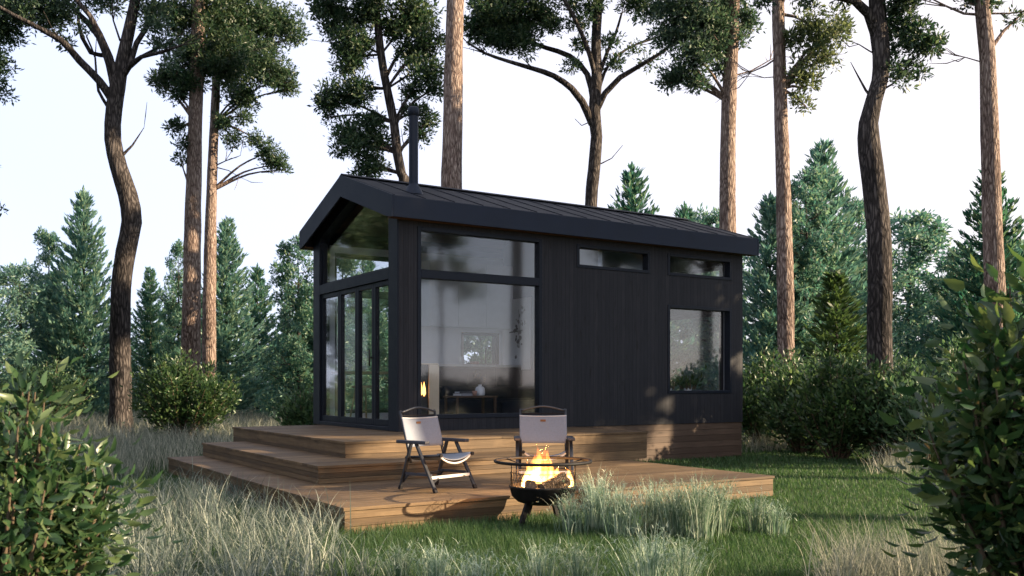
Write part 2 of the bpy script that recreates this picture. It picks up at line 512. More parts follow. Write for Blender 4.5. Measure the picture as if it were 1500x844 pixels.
pane.build('pane', M['glass'], gwo)
# folding doors, four leaves
edges = [.264, .785, 1.352, 1.985, W-.264]
for i in range(4):
    y0, y1 = edges[i]+.003, edges[i+1]-.003
    z0, z1 = FL+.06, 2.50
    fw = .06
    d = MB()
    d.box(.015, .075, y0, y0+fw, z0, z1); d.box(.015, .075, y1-fw, y1, z0, z1)
    d.box(.015, .075, y0+fw, y1-fw, z0, z0+fw+.02); d.box(.015, .075, y0+fw, y1-fw, z1-fw, z1)
    do = d.build('door', M['frame'], house, .003)
    MB().box(.042, .048, y0+fw, y1-fw, z0+fw+.02, z1-fw).build('pane', M['glass'], do)
    if i == 1:
        h = MB(); h.box(-.02, .014, y0+.018, y0+.04, 1.50, 1.52); h.tube([(-.03, y0+.029, 1.40), (-.03, y0+.029, 1.62)], .011, 10)
        h.build('handle', M['black'], do)

def window_x(x0, x1, z0, z1, y_out, inward, bars=(), fw=.05, recess=.055, proud=.012):
    """framed window in a wall along x; inward = +1 when the wall's inner side is towards +y"""
    f = MB()
    a, b = y_out - inward*proud, y_out + inward*.12
    lo, hi = min(a, b), max(a, b)
    f.box(x0, x0+fw, lo, hi, z0, z1); f.box(x1-fw, x1, lo, hi, z0, z1)
    f.box(x0+fw, x1-fw, lo, hi, z1-fw, z1); f.box(x0+fw, x1-fw, lo, hi, z0, z0+fw)
    zs = [z0+fw]
    for (c0, c1) in bars:
        f.box(x0+fw, x1-fw, lo, hi, c0, c1); zs += [c0, c1]
    zs.append(z1-fw)
    fo = f.build('window', M['frame'], house, .003)
    yp = y_out + inward*recess
    for k in range(0, len(zs), 2):
        MB().box(x0+fw, x1-fw, yp-.003, yp+.003, zs[k], zs[k+1]).build('pane', M['glass'], fo)
    return fo
window_x(.27, 2.194, .711, 3.17, 0, 1, [(2.515, 2.625)], .052, .05)
window_x(2.791, 4.152, 2.818, 3.153, 0, 1, (), .045, .07)
window_x(4.504, 5.859, 2.818, 3.153, 0, 1, (), .045, .07)
window_x(4.504, 5.859, 1.018, 2.369, 0, 1, (), .045, .09)
window_x(.27, 1.62, .711, 3.17, W, -1, [(2.515, 2.625)], .052, .05)
window_x(2.48, 3.23, 1.466, 2.03, W, -1, (), .045, .06)
window_x(3.5, 4.15, 1.9, 3.05, W, -1, (), .045, .06)  # unseen window added to let daylight into the bathroom
window_x(4.55, 5.6, 1.9, 2.9, W, -1, (), .045, .06)
for (z0, z1) in ((1.0, 2.34), (2.62, 3.1)):
    f = MB()
    f.box(L-.12, L+.012, .35, .40, z0, z1); f.box(L-.12, L+.012, 2.55, 2.6, z0, z1)
    f.box(L-.12, L+.012, .40, 2.55, z0, z0+.05); f.box(L-.12, L+.012, .40, 2.55, z1-.05, z1)
    fo = f.build('window', M['frame'], house, .003)
    MB().box(L-.063, L-.057, .40, 2.55, z0+.05, z1-.05).build('pane', M['glass'], fo)

# roof
X0, X1, Y0, Y1 = -A_, L+A2, -B_, W+B_
r = MB()
for sgn in (0, 1):
    def yy(v): return v if sgn == 0 else W - v
    r.prism([(yy(Y0+.02), roof_z(Y0+.02)+.004), (yy(W/2), ZR+.004), (yy(W/2), ZR-.05), (yy(Y0+.02), roof_z(Y0+.02)-.05)], 'x', X0+.02, X1-.02)
roof = r.build('roof', M['roof'], house)
sm = MB()
n = 15
for i in range(n+1):
    x = X0+.05 + (X1-X0-.10)*i/n
    for sgn in (0, 1):
        def yy(v): return v if sgn == 0 else W - v
        sm.prism([(yy(Y0+.02), roof_z(Y0+.02)+.003), (yy(W/2), ZR+.003), (yy(W/2), ZR+.014), (yy(Y0+.02), roof_z(Y0+.02)+.014)], 'x', x-.006, x+.006)
sm.prism([(W/2-.11, roof_z(W/2-.11)+.028), (W/2, ZR+.036), (W/2+.11, roof_z(W/2+.11)+.028), (W/2, ZR+.008)], 'x', X0+.01, X1-.01)
sm.build('standing_seam', M['roof'], roof)
for ya in (Y0, Y1-.022):
    MB().box(X0+.03, X1-.03, ya, ya+.022, ZB, ZE+.004).build('fascia', M['metal'], house, .004)
for xa, xb in ((X0, X0+.028), (X1-.028, X1)):
    bd = MB()
    for sgn in (0, 1):
        def yy(v): return v if sgn == 0 else W - v
        bd.prism([(yy(Y0), ZB), (yy(Y0), ZE+.012), (yy(W/2), ZR+.012), (yy(W/2), ZR-.285), (yy(.0), roof_z(0)-.285)], 'x', xa, xb)
    bd.build('barge_board', M['metal'], house)
so = MB()
for sgn in (0, 1):
    def yy(v): return v if sgn == 0 else W - v
    for xa, xb in ((X0+.028, -.012), (L+.002, X1-.028)):
        so.prism([(yy(Y0+.024), roof_z(Y0)-.10), (yy(W/2), ZR-.10), (yy(W/2), ZR-.06), (yy(Y0+.024), roof_z(Y0)-.06)], 'x', xa, xb)
    so.box(X0+.03, X1-.03, min(yy(Y0+.022), yy(-.002)), max(yy(Y0+.022), yy(-.002)), ZB+.005, ZB+.025)
so.build('soffit', M['soffit'], house)
ce = MB()
for sgn in (0, 1):
    def yy(v): return v if sgn == 0 else W - v
    nb = 9
    for k in range(nb):
        ya, yb = TK + (W/2-TK)*k/nb + .002, TK + (W/2-TK)*(k+1)/nb - .002
        ce.prism([(yy(ya), roof_z(ya)-.12), (yy(yb), roof_z(yb)-.12), (yy(yb), roof_z(yb)-.095), (yy(ya), roof_z(ya)-.095)], 'x', .15, L-TK)
ce.build('ceiling', M['ceil'], house)
fl = MB()
for k in range(20):
    y = TK + (W-2*TK)*k/20
    fl.box(.15, L-TK, y+.001, y+(W-2*TK)/20-.001, FL-.02, FL+.018)
fl.build('floor', M['floor'], house)
pl = MB()
zz = [.0, .09, .182, .274, .366, .458, FL-.002]
for a, c in zip(zz, zz[1:]):
    pl.box(.02, L-.012, .012, .05, a, c-.004); pl.box(L-.05, L-.008, .05, W-.05, a, c-.004); pl.box(.02, L-.012, W-.05, W-.012, a, c-.004); pl.box(.02, .055, .05, W-.05, a, c-.004)
pl.build('plinth', M['plinth'], house)
# flue pipe through the roof, above the stove
CX, CY = .425, .42
ch = MB().lathe([(.062, roof_z(CY)-.1), (.062, 4.79)], (CX, CY, 0), 24).build('chimney', M['metal'], house)
MB().lathe([(.062, 4.70), (.075, 4.705), (.075, 4.80), (.062, 4.815), (.0, 4.82)], (CX, CY, 0), 24).build('chimney_cap', M['metal'], ch)
MB().lathe([(.13, roof_z(CY)-.03), (.105, roof_z(CY)+.04), (.066, roof_z(CY)+.10), (.0625, roof_z(CY)+.12)], (CX, CY, 0), 24).build('flashing', M['metal'], ch)
# downlight cans in the sloping ceiling are left out: they are not to be seen

# ------------------------------------------------------------------ things inside
def placed(name, t, s, z, rz=0.0):
    return empty(name, house_pt(t, s, z), TH + rz)
FZ = FL + .019
# fitted kitchen along the back wall
k = placed('kitchen_unit', 1.72, W-TK-.022, FZ)
tag(k, 'pale grey fitted kitchen with tall cupboards and stone worktop along the back wall', 'kitchen')
KW = 1.57
b = MB(); b.box(0, KW, -.60, 0, .08, .86); b.box(.03, KW-.03, -.55, 0, 0, .08); b.build('base_cupboard', M['sofa'], k, .003)
MB().box(0, KW, -.63, 0, .865, .905).build('worktop', M['stone'], k, .004)
b = MB()
for i in range(3): b.box(i*KW/3+.003, (i+1)*KW/3-.003, -.34, -.322, 1.53, 2.55)
b.build('cupboard_door', M['cupboard'], k, .002)
b = MB(); b.box(0, KW, -.32, 0, 1.52, 2.56); b.build('wall_cupboard', M['cupboard'], k)
b = MB()
for i in range(3): b.box(i*KW/3+.003, (i+1)*KW/3-.003, -.62, -.602, .10, .85)
b.build('cupboard_door', M['sofa'], k, .002)
t = MB(); t.tube([(1.15, -.14, .905), (1.15, -.14, 1.16), (1.15, -.18, 1.20), (1.15, -.28, 1.20), (1.15, -.30, 1.16)], .012, 8); t.build('tap', M['black'], k)
for (x, r_, h_, mm, nm, lb) in ((.55, .05, .13, 'ceramic', 'jar', 'small white jar on the worktop near the cooker end'), (.80, .075, .05, 'terracotta', 'bowl', 'low clay bowl on the kitchen worktop')):
    o = MB().lathe([(0, 0), (r_*.7, 0), (r_, h_*.5), (r_*.9, h_), (r_*.8, h_), (r_*.85, h_*.5), (0, .01)]).build(nm, M[mm])
    o.location = house_pt(1.72+x, W-TK-.40, FZ+.906); tag(o, lb, nm)
# picture on the partition
ar = placed('wall_picture', 3.298, 2.34, 1.40)
tag(ar, 'tall white ink drawing hung on the pale inner wall', 'picture')
MB().box(-.03, 0, -.42, .42, 0, 1.18).build('frame', M['paper_w'], ar, .003)
b = MB(); rr = random.Random(4)
for (yc, zc, n_, sp) in ((-.12, .86, 16, .09), (-.10, .45, 12, .08), (-.02, .62, 7, .05)):
    for i in range(n_):
        y, z = yc + rr.gauss(0, sp*.8), zc + rr.gauss(0, sp); q = rr.uniform(.012, .035)
        pts = [(y + q*math.cos(a+rr.uniform(-.3, .3))*rr.uniform(.4, 1.4), z + q*math.sin(a)*rr.uniform(.6, 1.5)) for a in np.linspace(0, 2*math.pi, 7)[:-1]]
        b.prism(pts, 'x', -.0325 - i*.0002, -.031)
b.bar((-.0322, .2, .63), (-.0322, -.2, .645), .002, .02); b.bar((-.0324, -.11, .36), (-.0324, -.09, 1.0), .002, .01)
b.build('drawing', M['ink'], ar)
# sofa, two runs in an L
sf = placed('corner_sofa', 0, 0, FZ)
tag(sf, 'low charcoal corner sofa behind the big front window', 'sofa')
b = MB(); b.box(1.55, 3.27, 1.55, 2.12, .05, .36); b.build('seat', M['sofa'], sf, .05, 4)
b = MB(); b.box(2.46, 3.27, .55, 1.53, .05, .34); b.build('chaise', M['sofa'], sf, .05, 4)
b = MB(); b.box(1.55, 3.27, 2.00, 2.20, .30, .56); b.build('backrest', M['sofa'], sf, .06, 4)
b = MB(); b.box(3.06, 3.27, .55, 2.0, .345, .56); b.build('arm', M['sofa'], sf, .05, 4)
for x in (1.65, 2.30):
    b = MB(); b.grid(lambda u, v: (x + u*.55, 1.92 - .03*math.sin(math.pi*v), .37 + v*.17), 6, 6, .12); b.build('cushion', M['sofa'], sf, .02, 3)
# small table with books, vase, cup
tb = placed('side_table', 1.58, .92, FZ)
tag(tb, 'dark wooden side table standing before the sofa', 'table')
MB().box(-.34, .34, -.20, .20, .395, .42).build('tabletop', M['walnut'], tb, .003)
for x in (-.31, .31):
    for y in (-.17, .17):
        MB().box(x-.016, x+.016, y-.016, y+.016, 0, .394).build('leg', M['walnut'], tb)
for i, (w, d, h, mm, rz, lb) in enumerate(((.30, .22, .032, 'book_a', .1, 'grey book at the bottom of the pile on the side table'), (.27, .20, .028, 'book_b', -.12, 'dark book on top of the grey one on the side table'))):
    b = empty('book', house_pt(1.50, .92, FZ+.421+i*.033), TH+rz); tag(b, lb, 'book')
    c = MB(); c.box(-w/2, w/2, -d/2, d/2, 0, .003); c.box(-w/2, w/2, -d/2, d/2, h-.003, h); c.box(-w/2, w/2, -d/2, -d/2+.004, .003, h-.003); c.build('cover', M[mm], b)
    MB().box(-w/2+.006, w/2-.006, -d/2+.005, d/2-.006, .0035, h-.0035).build('pages', M['paper_w'], b)
v = empty('vase', house_pt(1.74, .92, FZ+.421)); tag(v, 'white bottle vase with thin twigs on the side table', 'vase')
MB().lathe([(0, 0), (.062, 0), (.068, .02), (.068, .10), (.05, .125), (.024, .135), (.024, .155), (.028, .16), (.018, .158), (.018, .13), (0, .12)]).build('bottle', M['ceramic'], v)
b = MB(); rr = random.Random(9)
for i in range(7):
    a = rr.uniform(0, 6.28); e = Vector((math.cos(a)*rr.uniform(.05, .12), math.sin(a)*rr.uniform(.05, .12), rr.uniform(.22, .34)))
    b.tube([(0, 0, .13), e*.5 + Vector((0, 0, .07)), e], .0022, 5)
    for q in range(3):
        b.lathe([(0, -.012), (.010, 0), (0, .014)], e*(.75+.12*q) + Vector((rr.uniform(-.02, .02), rr.uniform(-.02, .02), .02)), 6)
b.build('twig', M['twig'], v)
c = MB().lathe([(0, 0), (.026, 0), (.038, .07), (.035, .07), (.024, .006), (0, .006)]).build('cup', M['terracotta'])
c.location = house_pt(1.58, .80, FZ+.421); tag(c, 'pink clay cup beside the white vase', 'cup')
# wood stove
st = placed('wood_stove', .56, .46, FZ)
tag(st, 'cream and black wood stove burning in the window corner', 'stove')
b = MB(); b.box(-.17, .17, -.16, .16, .0, .84); b.build('body', M['black'], st, .006)
MB().box(-.175, .175, -.165, .165, .842, .86).build('top_plate', M['cream'], st, .004)
MB().box(.02, .172, -.184, -.162, .0, .84).build('side_panel', M['cream'], st, .003)
MB().box(-.185, -.171, -.13, .13, .34, .78).build('stove_door', M['iron'], st)
MB().lathe([(.062, .86), (.062, 3.15)], (CX-.56, CY-.46, 0), 20).build('flue', M['black'], st)
def emis(name, col, st_):
    t_ = NT(name); return t_.surf(t_.n('Emission', {0: c4(col), 1: st_}).outputs[0])
M['ember'] = emis('stove fire', (1, .40, .10), 2.2)
b = MB()
for i, (x, h_) in enumerate(((-.10, .16), (-.05, .25), (.0, .20))):
    b.lathe([(0, .0), (.024, .04), (.020, h_*.5), (0, h_)], (x-.05, -.178, .42), 10)
b.build('stove_flame', M['ember'], st)
# bar along the side window with two stools
br = placed('bar_table', .10, W-TK-.10, FZ)
tag(br, 'narrow oak bar under the side window', 'table')
b = MB(); b.box(.1, 1.50, -.36, .05, .74, .78); b.build('tabletop', M['oak'], br, .004)
for x in (.16, 1.44):
    for y in (-.31, 0):
        MB().bar((x, y, 0), (x, y, .738), .035, .035).build('leg', M['oak'], br)
def stool(t_, s_, lb, rz):
    o = placed('bar_stool', t_, s_, FZ, rz); tag(o, lb, 'stool', 'stools at the bar')
    MB().lathe([(0, .53), (.16, .53), (.175, .545), (.17, .565), (0, .57)], (0, 0, 0), 24).build('seat', M['oak'], o)
    for a in range(4):
        d = Vector((math.cos(a*math.pi/2+.785), math.sin(a*math.pi/2+.785), 0))
        MB().tube([d*.22, d*.12 + Vector((0, 0, .53))], [.013, .017], 8).build('leg', M['oak'], o)
    MB().tube([Vector((math.cos(a)*.175, math.sin(a)*.175, .2)) for a in np.linspace(0, 6.283, 25)[:-1]], .008, 6, True).build('foot_ring', M['black'], o)
stool(.48, 2.18, 'oak bar stool nearer the folding doors', .2); stool(1.15, 2.20, 'oak bar stool farther from the folding doors', .5)
c = MB().lathe([(0, 0), (.035, 0), (.042, .09), (.039, .09), (.032, .006), (0, .006)]).build('mug', M['ceramic'])
c.location = house_pt(.62, 2.55, FZ+.781); tag(c, 'white mug standing on the oak bar', 'mug')

# ------------------------------------------------------------------ stepped deck
deck = empty('timber_deck', CORNER, TH)
tag(deck, 'brown timber deck stepping down in three levels around the house corner', 'deck')
STEP = .172
def platform(x0, x1, y0, y1, ztop, zbot, hole=None):
    b = MB(); bw = .138
    n_ = max(1, round((y1-y0)/(bw+.005))); bw = (y1-y0)/n_
    for i in range(n_):
        ya, yb = y0 + bw*i + .0025, y0 + bw*(i+1) - .0025
        rr = random.Random(int(i*77+ztop*1000)); x = x0
        cuts = [x0]
        c = x0 + rr.uniform(1.2, 2.6)
        while c < x1 - .5:
            cuts.append(c); c += rr.uniform(2.0, 2.9)
        cuts.append(x1)
        for a, e in zip(cuts, cuts[1:]):
            b.box(a+.0015, e-.0015, ya, yb, ztop-.026, ztop)
    p = b.build('platform', M['deck_x'], deck, .002)
    ins = .014
    h = ztop-.027-zbot; nr = 3 if h < .16 else 3; bh = h/nr
    rx, ry = (MB(), MB()), (MB(), MB())
    for i in range(nr):
        za, zc = zbot+bh*i+.001, zbot+bh*(i+1)-.001
        rx[0].box(x0+ins, x1-ins, y0+ins, y0+ins+.022, za, zc); rx[1].box(x0+ins, x1-ins, y1-ins-.022, y1-ins, za, zc)
        ry[0].box(x0+ins+.001, x0+ins+.023, y0+ins+.023, y1-ins-.023, za, zc); ry[1].box(x1-ins-.023, x1-ins-.001, y0+ins+.023, y1-ins-.023, za, zc)
    for q in rx: q.build('riser', M['deck_x'], p, .002)
    for q in ry: q.build('riser', M['deck_y'], p, .002)
platform(-1.364, 2.754, -1.585, 2.546, FL, FL-2*STEP+.001)
platform(-1.934, .70, -2.321, 1.949, FL-STEP, FL-2*STEP+.001)
platform(-2.376, 2.334, -4.038, 1.922, FL-2*STEP, .0)

# ------------------------------------------------------------------ camping chairs
def make_chair():
    o = empty('camping_chair')
    X = .252
    def leg(p, q):
        l_ = MB().bar(p, q, .022, .032, (1, 0, 0)).build('leg', M['alu'], o, .003)
        p, q = Vector(p), Vector(q); d = (q-p).normalized()
        MB().bar(p - d*.004, p + d*.035, .027, .037, (1, 0, 0)).build('foot_cap', M['rubber'], l_, .003)
    for s in (-1, 1):
        leg((s*X, -.235, .004), (s*X, .005, .415)); leg((s*(X-.026), .235, .004), (s*(X-.026), .095, .415))
        b = MB(); b.box(s*X-.030, s*X+.030, -.135, .235, .413, .443); b.build('armrest', M['armwood'], o, .008, 3)
        MB().tube([(s*(X-.052), -.235, .318), (s*(X-.052), .02, .298), (s*(X-.052), .19, .285)], .0125, 10).build('seat_rail', M['alu'], o)
        MB().tube([(s*(X-.052), -.236, .318), (s*(X-.052), -.255, .3195)], .016, 10).build('end_cap', M['rubber'], o)
        MB().bar((s*(X-.03), -.155, .145), (s*(X-.03), .20, .145), .014, .024).build('side_stretcher', M['armwood'], o, .002)
        MB().bar((s*(X-.035), .12, .15), (s*(X-.035), .215, .06), .010, .014).build('brace', M['alu'], o)
        MB().bar((s*(X-.02), -.19, .085), (s*(X-.13), -.165, .135), .008, .014).build('brace', M['alu'], o)
    MB().bar((-X+.01, -.168, .125), (X-.01, -.168, .125), .018, .026).build('front_stretcher', M['hem'], o, .003)
    MB().bar((-X+.03, .175, .125), (X-.03, .175, .125), .018, .026).build('rear_stretcher', M['armwood'], o, .003)
    def seat(u, v):
        x = (u-.5)*.40; q = 1-(2*u-1)**2
        return (x, -.235 + v*.40, .318 - v*.034 - q*(.045 - .012*v) + .012*(abs(2*u-1)**8))
    sc = MB().grid(seat, 16, 12, .005).build('seat', M['canvas'], o)
    def hem(u): 
        p = seat(u, 0); q = 1-(2*u-1)**2
        return (p[0], p[1]+.006, p[2]-.012-.018*q)
    MB().tube([hem(i/16) for i in range(17)], .009, 8).build('hem', M['hem'], sc)
    def post(s, z):
        y = .12 + (z-.27)*.30
        return (s*.215, y, z)
    for s in (-1, 1): MB().tube([post(s, z) for z in (.24, .4, .55, .70)], .012, 10).build('back_frame', M['alu'], o)
    def back(u, v):
        x = (u-.5)*.452; q = 1-(2*u-1)**2
        z = .375 + v*.265 - .008*q*v
        return (x, .12 + (z-.27)*.30 - .014 + .040*q, z)
    bk = MB().grid(back, 16, 10, .006).build('backrest', M['canvas'], o)
    p = back(.5, .83)
    MB().box(-.026, .026, p[1]-.009, p[1]-.004, p[2]-.010, p[2]+.010).build('leather_tag', M['leather'], bk)
    for v_ in (.985,):
        MB().tube([back(i/16, v_) for i in range(17)], .0065, 8).build('top_seam', M['hem'], bk)
    def arch(u):
        return ((u-.5)*.43, .12 + (.685-.27)*.30 - .01, .685 + .040*math.sin(math.pi*u)**1.3)
    MB().tube([arch(i/14) for i in range(15)], .0095, 10).build('top_handle', M['alu'], o)
    MB().bar((-.205, .24, .655), (.205, .24, .655), .012, .012).build('top_bar', M['rubber'], o)
    return o
chair = make_chair()
def chair_at(o, t, s, dt, ds, lb):
    o.location = house_pt(t, s, FL-2*STEP)
    ang = math.atan2(ds, dt) + math.pi/2
    o.rotation_euler = (0, 0, TH + ang)
    tag(o, lb, 'camping chair', 'camping chairs on the deck')
chair2 = copy_tree(chair)
chair_at(chair, -1.165, -3.25, .30, -.95, 'pale grey camping chair turned to the fire, in front of the wood stove window')
chair_at(chair2, -.125, -3.43, -.53, -.85, 'pale grey camping chair behind the fire pit, partly hidden by the flames')

# ------------------------------------------------------------------ fire pit, logs, flames
FP = Vector((.249, 7.47, 0))
fp = empty('fire_pit', FP); tag(fp, 'round black iron fire pit with ring rail on splayed legs', 'fire pit')
MB().lathe([(0, .180), (.14, .183), (.205, .205), (.252, .250), (.268, .315), (.274, .320), (.274, .334), (.260, .334), (.244, .265), (.198, .220), (.13, .198), (0, .196)], (0, 0, 0), 48).build('bowl', M['iron'], fp)
MB().tube([Vector((math.cos(a)*.385, math.sin(a)*.385, .527)) for a in np.linspace(0, 2*math.pi, 65)[:-1]], .0125, 10, True).build('ring', M['iron'], fp)
for a in (200, 340, 80, 140, 30):
    d = Vector((math.cos(R(a)), math.sin(R(a)), 0))
    MB().tube([d*.264 + Vector((0, 0, .30)), d*.268 + Vector((0, 0, .50)), d*.375 + Vector((0, 0, .525))], .006, 8).build('ring_support', M['iron'], fp)
for a in (225, 315, 120, 60):
    d = Vector((math.cos(R(a)), math.sin(R(a)), 0)); s_ = Vector((-d.y, d.x, 0))
    MB().bar(d*.17 + Vector((0, 0, .215)), d*.27 + Vector((0, 0, 0.0)), .050, .022, s_).build('leg', M['iron'], fp, .003)
b = MB()
for i in range(44):                                         # fine wire guard standing on the bowl rim
    a0, a1 = 2*math.pi*i/44, 2*math.pi*(i+2)/44
    for u, v in ((a0, a1), (a1, a0)):
        b.bar((math.cos(u)*.264, math.sin(u)*.264, .33), (math.cos(v)*.264, math.sin(v)*.264, .44), .0016, .0016)
for z in (.385, .44): b.tube([Vector((math.cos(a)*.264, math.sin(a)*.264, z)) for a in np.linspace(0, 2*math.pi, 49)[:-1]], .0025, 5, True)
b.build('wire_guard', M['iron'], fp)
def log(p, q, rad, lb, seed):
    p, q = Vector(p), Vector(q); rr = random.Random(seed); ln = (q-p).length
    o = empty('firewood_log', FP + (p+q)/2); o.rotation_euler = (q-p).to_track_quat('X', 'Z').to_euler()
    tag(o, lb, 'log', 'logs in the fire pit')
    prof = [rad*rr.uniform(.85, 1.1) for _ in range(12)]
    b = MB(); rings = []
    for i in range(9):
        x = -ln/2 + ln*i/8
        rings.append([b.bm.verts.new((x, prof[k]*math.cos(k*math.pi/6)*rr.uniform(.94, 1.06), prof[k]*math.sin(k*math.pi/6)*rr.uniform(.94, 1.06))) for k in range(12)])
    for a, c in zip(rings, rings[1:]):
        for k in range(12): b.bm.faces.new((a[k], a[(k+1)%12], c[(k+1)%12], c[k]))
    b.build('bark', M['log_bark'], o)
    for sg in (-1, 1):
        e = MB()
        x = sg*(ln/2+.001)
        e.prism([(prof[k]*.97*math.cos(k*math.pi/6), prof[k]*.97*math.sin(k*math.pi/6)) for k in range(12)], 'x', min(x, x-sg*.01), max(x, x-sg*.01))
        e.build('cut_end', M['log_end'], o)
log((-.105, -.185, .345), (-.03, .06, .30), .052, 'split log with its dark end towards the camera, left in the fire', 1)
log((-.015, -.20, .325), (.165, -.075, .405), .050, 'long pale log leaning up to the right in the fire', 2)
log((-.10, .02, .30), (.09, .10, .30), .05, 'log lying across the back of the fire bowl', 3)
log((.10, -.04, .30), (.20, .06, .36), .04, 'short log tucked behind the leaning one', 5)
def flame_mat():
    t = NT('flames')
    tc = t.n('TexCoord').outputs['Object']
    z = t.n('SeparateXYZ', {0: tc}).outputs[2]
    h = t.n('MapRange', {'Value': z, 1: 0.0, 2: .30}).outputs[0]
    nz = t.noise(t.n('Mapping', {'Vector': tc, 'Scale': (30, 30, 11)}).outputs[0], 1.0, 4, .6)
    k = t.n('MapRange', {'Value': nz, 1: .32, 2: .62, 3: .0, 4: 2.4}).outputs[0]
    c = t.ramp(h, [(0, (1, .50, .15)), (.4, (1, .36, .065)), (1, (1, .17, .018))])
    st_ = t.math('MULTIPLY', t.math('MULTIPLY_ADD', h, -44.0, 50.0), k)
    t.t.links.new(t.n('Emission', {0: c, 1: st_}).outputs[0], t.out.inputs[1])
    return t.m
M['flame'] = flame_mat()
fm = MB(); rr = random.Random(11)
for i in range(20):
    x, y = rr.gauss(0, .088), rr.gauss(0.0, .055); h_ = max(.12, .36 - abs(x)*.9)*rr.uniform(.6, 1.08)
    w_ = rr.uniform(.028, .045); ph = rr.uniform(0, 6)
    pts, rad = [], []
    for j in range(11):
        v_ = j/10
        pts.append((x*(1-.25*v_) + .022*math.sin(ph+v_*5.5)*v_, y*(1-.3*v_) + .018*math.cos(ph*1.7+v_*5)*v_, h_*v_))
        rad.append(w_*(math.sin(math.pi*min(1, .18+.82*v_)**.8)**.9)*(1-.35*v_) + .0015)
    fm.tube(pts, rad, 10)
fo = fm.build('fire_flame', M['flame']); fo.location = FP + Vector((.0, .035, .315))
tag(fo, 'yellow and orange flames rising from the logs in the fire pit', 'flame')
fire = bpy.data.lights.new('fire_glow', 'POINT'); fire.energy = 18; fire.color = (1, .45, .14); fire.shadow_soft_size = .06
fgo = link(bpy.data.objects.new('fire_glow', fire), fo); fgo.location = (0, 0, .12)

# ------------------------------------------------------------------ helpers: plants
from mathutils import noise as mnoise
def rng(seed): return np.random.default_rng(seed)
def unit(a): return a / np.maximum(np.linalg.norm(a, axis=-1, keepdims=True), 1e-9)

def leaf_quads(P, D, S, ln, wd):
    """one pointed leaf per row: base P, direction D, side S"""
    n_ = len(P)
    V = np.empty((n_, 4, 3), np.float32)
    V[:, 0] = P
    V[:, 1] = P + D*(ln*.45)[:, None] + S*(wd*.5)[:, None]
    V[:, 2] = P + D*ln[:, None]
    V[:, 3] = P + D*(ln*.45)[:, None] - S*(wd*.5)[:, None]
    return V.reshape(-1, 3), np.arange(n_*4).reshape(-1, 4)

def broad_leaves(P, D, S, ln, wd, curl):
    """curved leaves folded along the midrib: 8 points each"""
    N = np.cross(D, S)
    n_ = len(P)
    V = np.empty((n_, 8, 3), np.float32)
    def put(i, a, w, up):
        V[:, i] = P + D*(ln*a)[:, None] + S*(wd*w)[:, None] + N*(ln*up)[:, None]
    c = curl
    put(0, 0, 0, 0*c)
    put(1, .30, .5, .05 + .0*c); put(2, .30, 0, -.02 + .05*c); put(3, .30, -.5, .05 + .0*c)
    put(4, .68, .40, -.02 - .4*c); put(5, .68, 0, -.08 - .4*c); put(6, .68, -.40, -.02 - .4*c)
    put(7, 1, 0, -.16 - .9*c)
    b = (np.arange(n_)*8)[:, None]
    q = np.concatenate([b + np.array([[1, 4, 5, 2]]), b + np.array([[2, 5, 6, 3]])])
    t = np.concatenate([b + np.array([[0, 1, 2]]), b + np.array([[0, 2, 3]]), b + np.array([[4, 7, 5]]), b + np.array([[5, 7, 6]])])
    return V.reshape(-1, 3), q, t

def blades(P, H, wd, ang, lean, bend, seg, power=1.4):
    """grass blades: base P, length H, width wd, azimuth ang, first lean and extra bend (radians)"""
    n_ = len(P)
    A = np.stack([np.cos(ang), np.sin(ang), np.zeros(n_)], 1)
    S = np.stack([-np.sin(ang), np.cos(ang), np.zeros(n_)], 1)
    V = np.empty((n_, seg*2+1, 3), np.float32)
    p = P.copy(); V[:, 0] = p - S*(wd*.5)[:, None]; V[:, 1] = p + S*(wd*.5)[:, None]
    for i in range(1, seg+1):
        ph = lean + bend*((i-.5)/seg)**power
        p = p + (A*np.sin(ph)[:, None] + np.array([0, 0, 1.])*np.cos(ph)[:, None])*(H/seg)[:, None]
        if i < seg:
            w = wd*(1 - (i/seg)**1.5)
            V[:, 2*i] = p - S*(w*.5)[:, None]; V[:, 2*i+1] = p + S*(w*.5)[:, None]
        else:
            V[:, 2*seg] = p
    k = seg*2+1
    b = (np.arange(n_)*k)[:, None]
    q = np.concatenate([b + np.array([[2*i, 2*i+1, 2*i+3, 2*i+2]]) for i in range(seg-1)]) if seg > 1 else None
    t = b + np.array([[2*seg-2, 2*seg-1, 2*seg]])
    return V.reshape(-1, 3), q, t

def catmull(pts, rad, step):
    P = [Vector(p) for p in pts]; out, ro = [], []
    for i in range(len(P)-1):
        p0 = P[i-1] if i else P[0]*2 - P[1]
        p1, p2 = P[i], P[i+1]
        p3 = P[i+2] if i+2 < len(P) else P[-1]*2 - P[-2]
        n_ = max(1, int((p2-p1).length/step))
        for k in range(n_):
            t = k/n_
            out.append(.5*((2*p1) + (-p0+p2)*t + (2*p0-5*p1+4*p2-p3)*t*t + (-p0+3*p1-3*p2+p3)*t**3))
            ro.append(rad[i]*(1-t) + rad[i+1]*t)
    out.append(P[-1]); ro.append(rad[-1])
    return out, ro

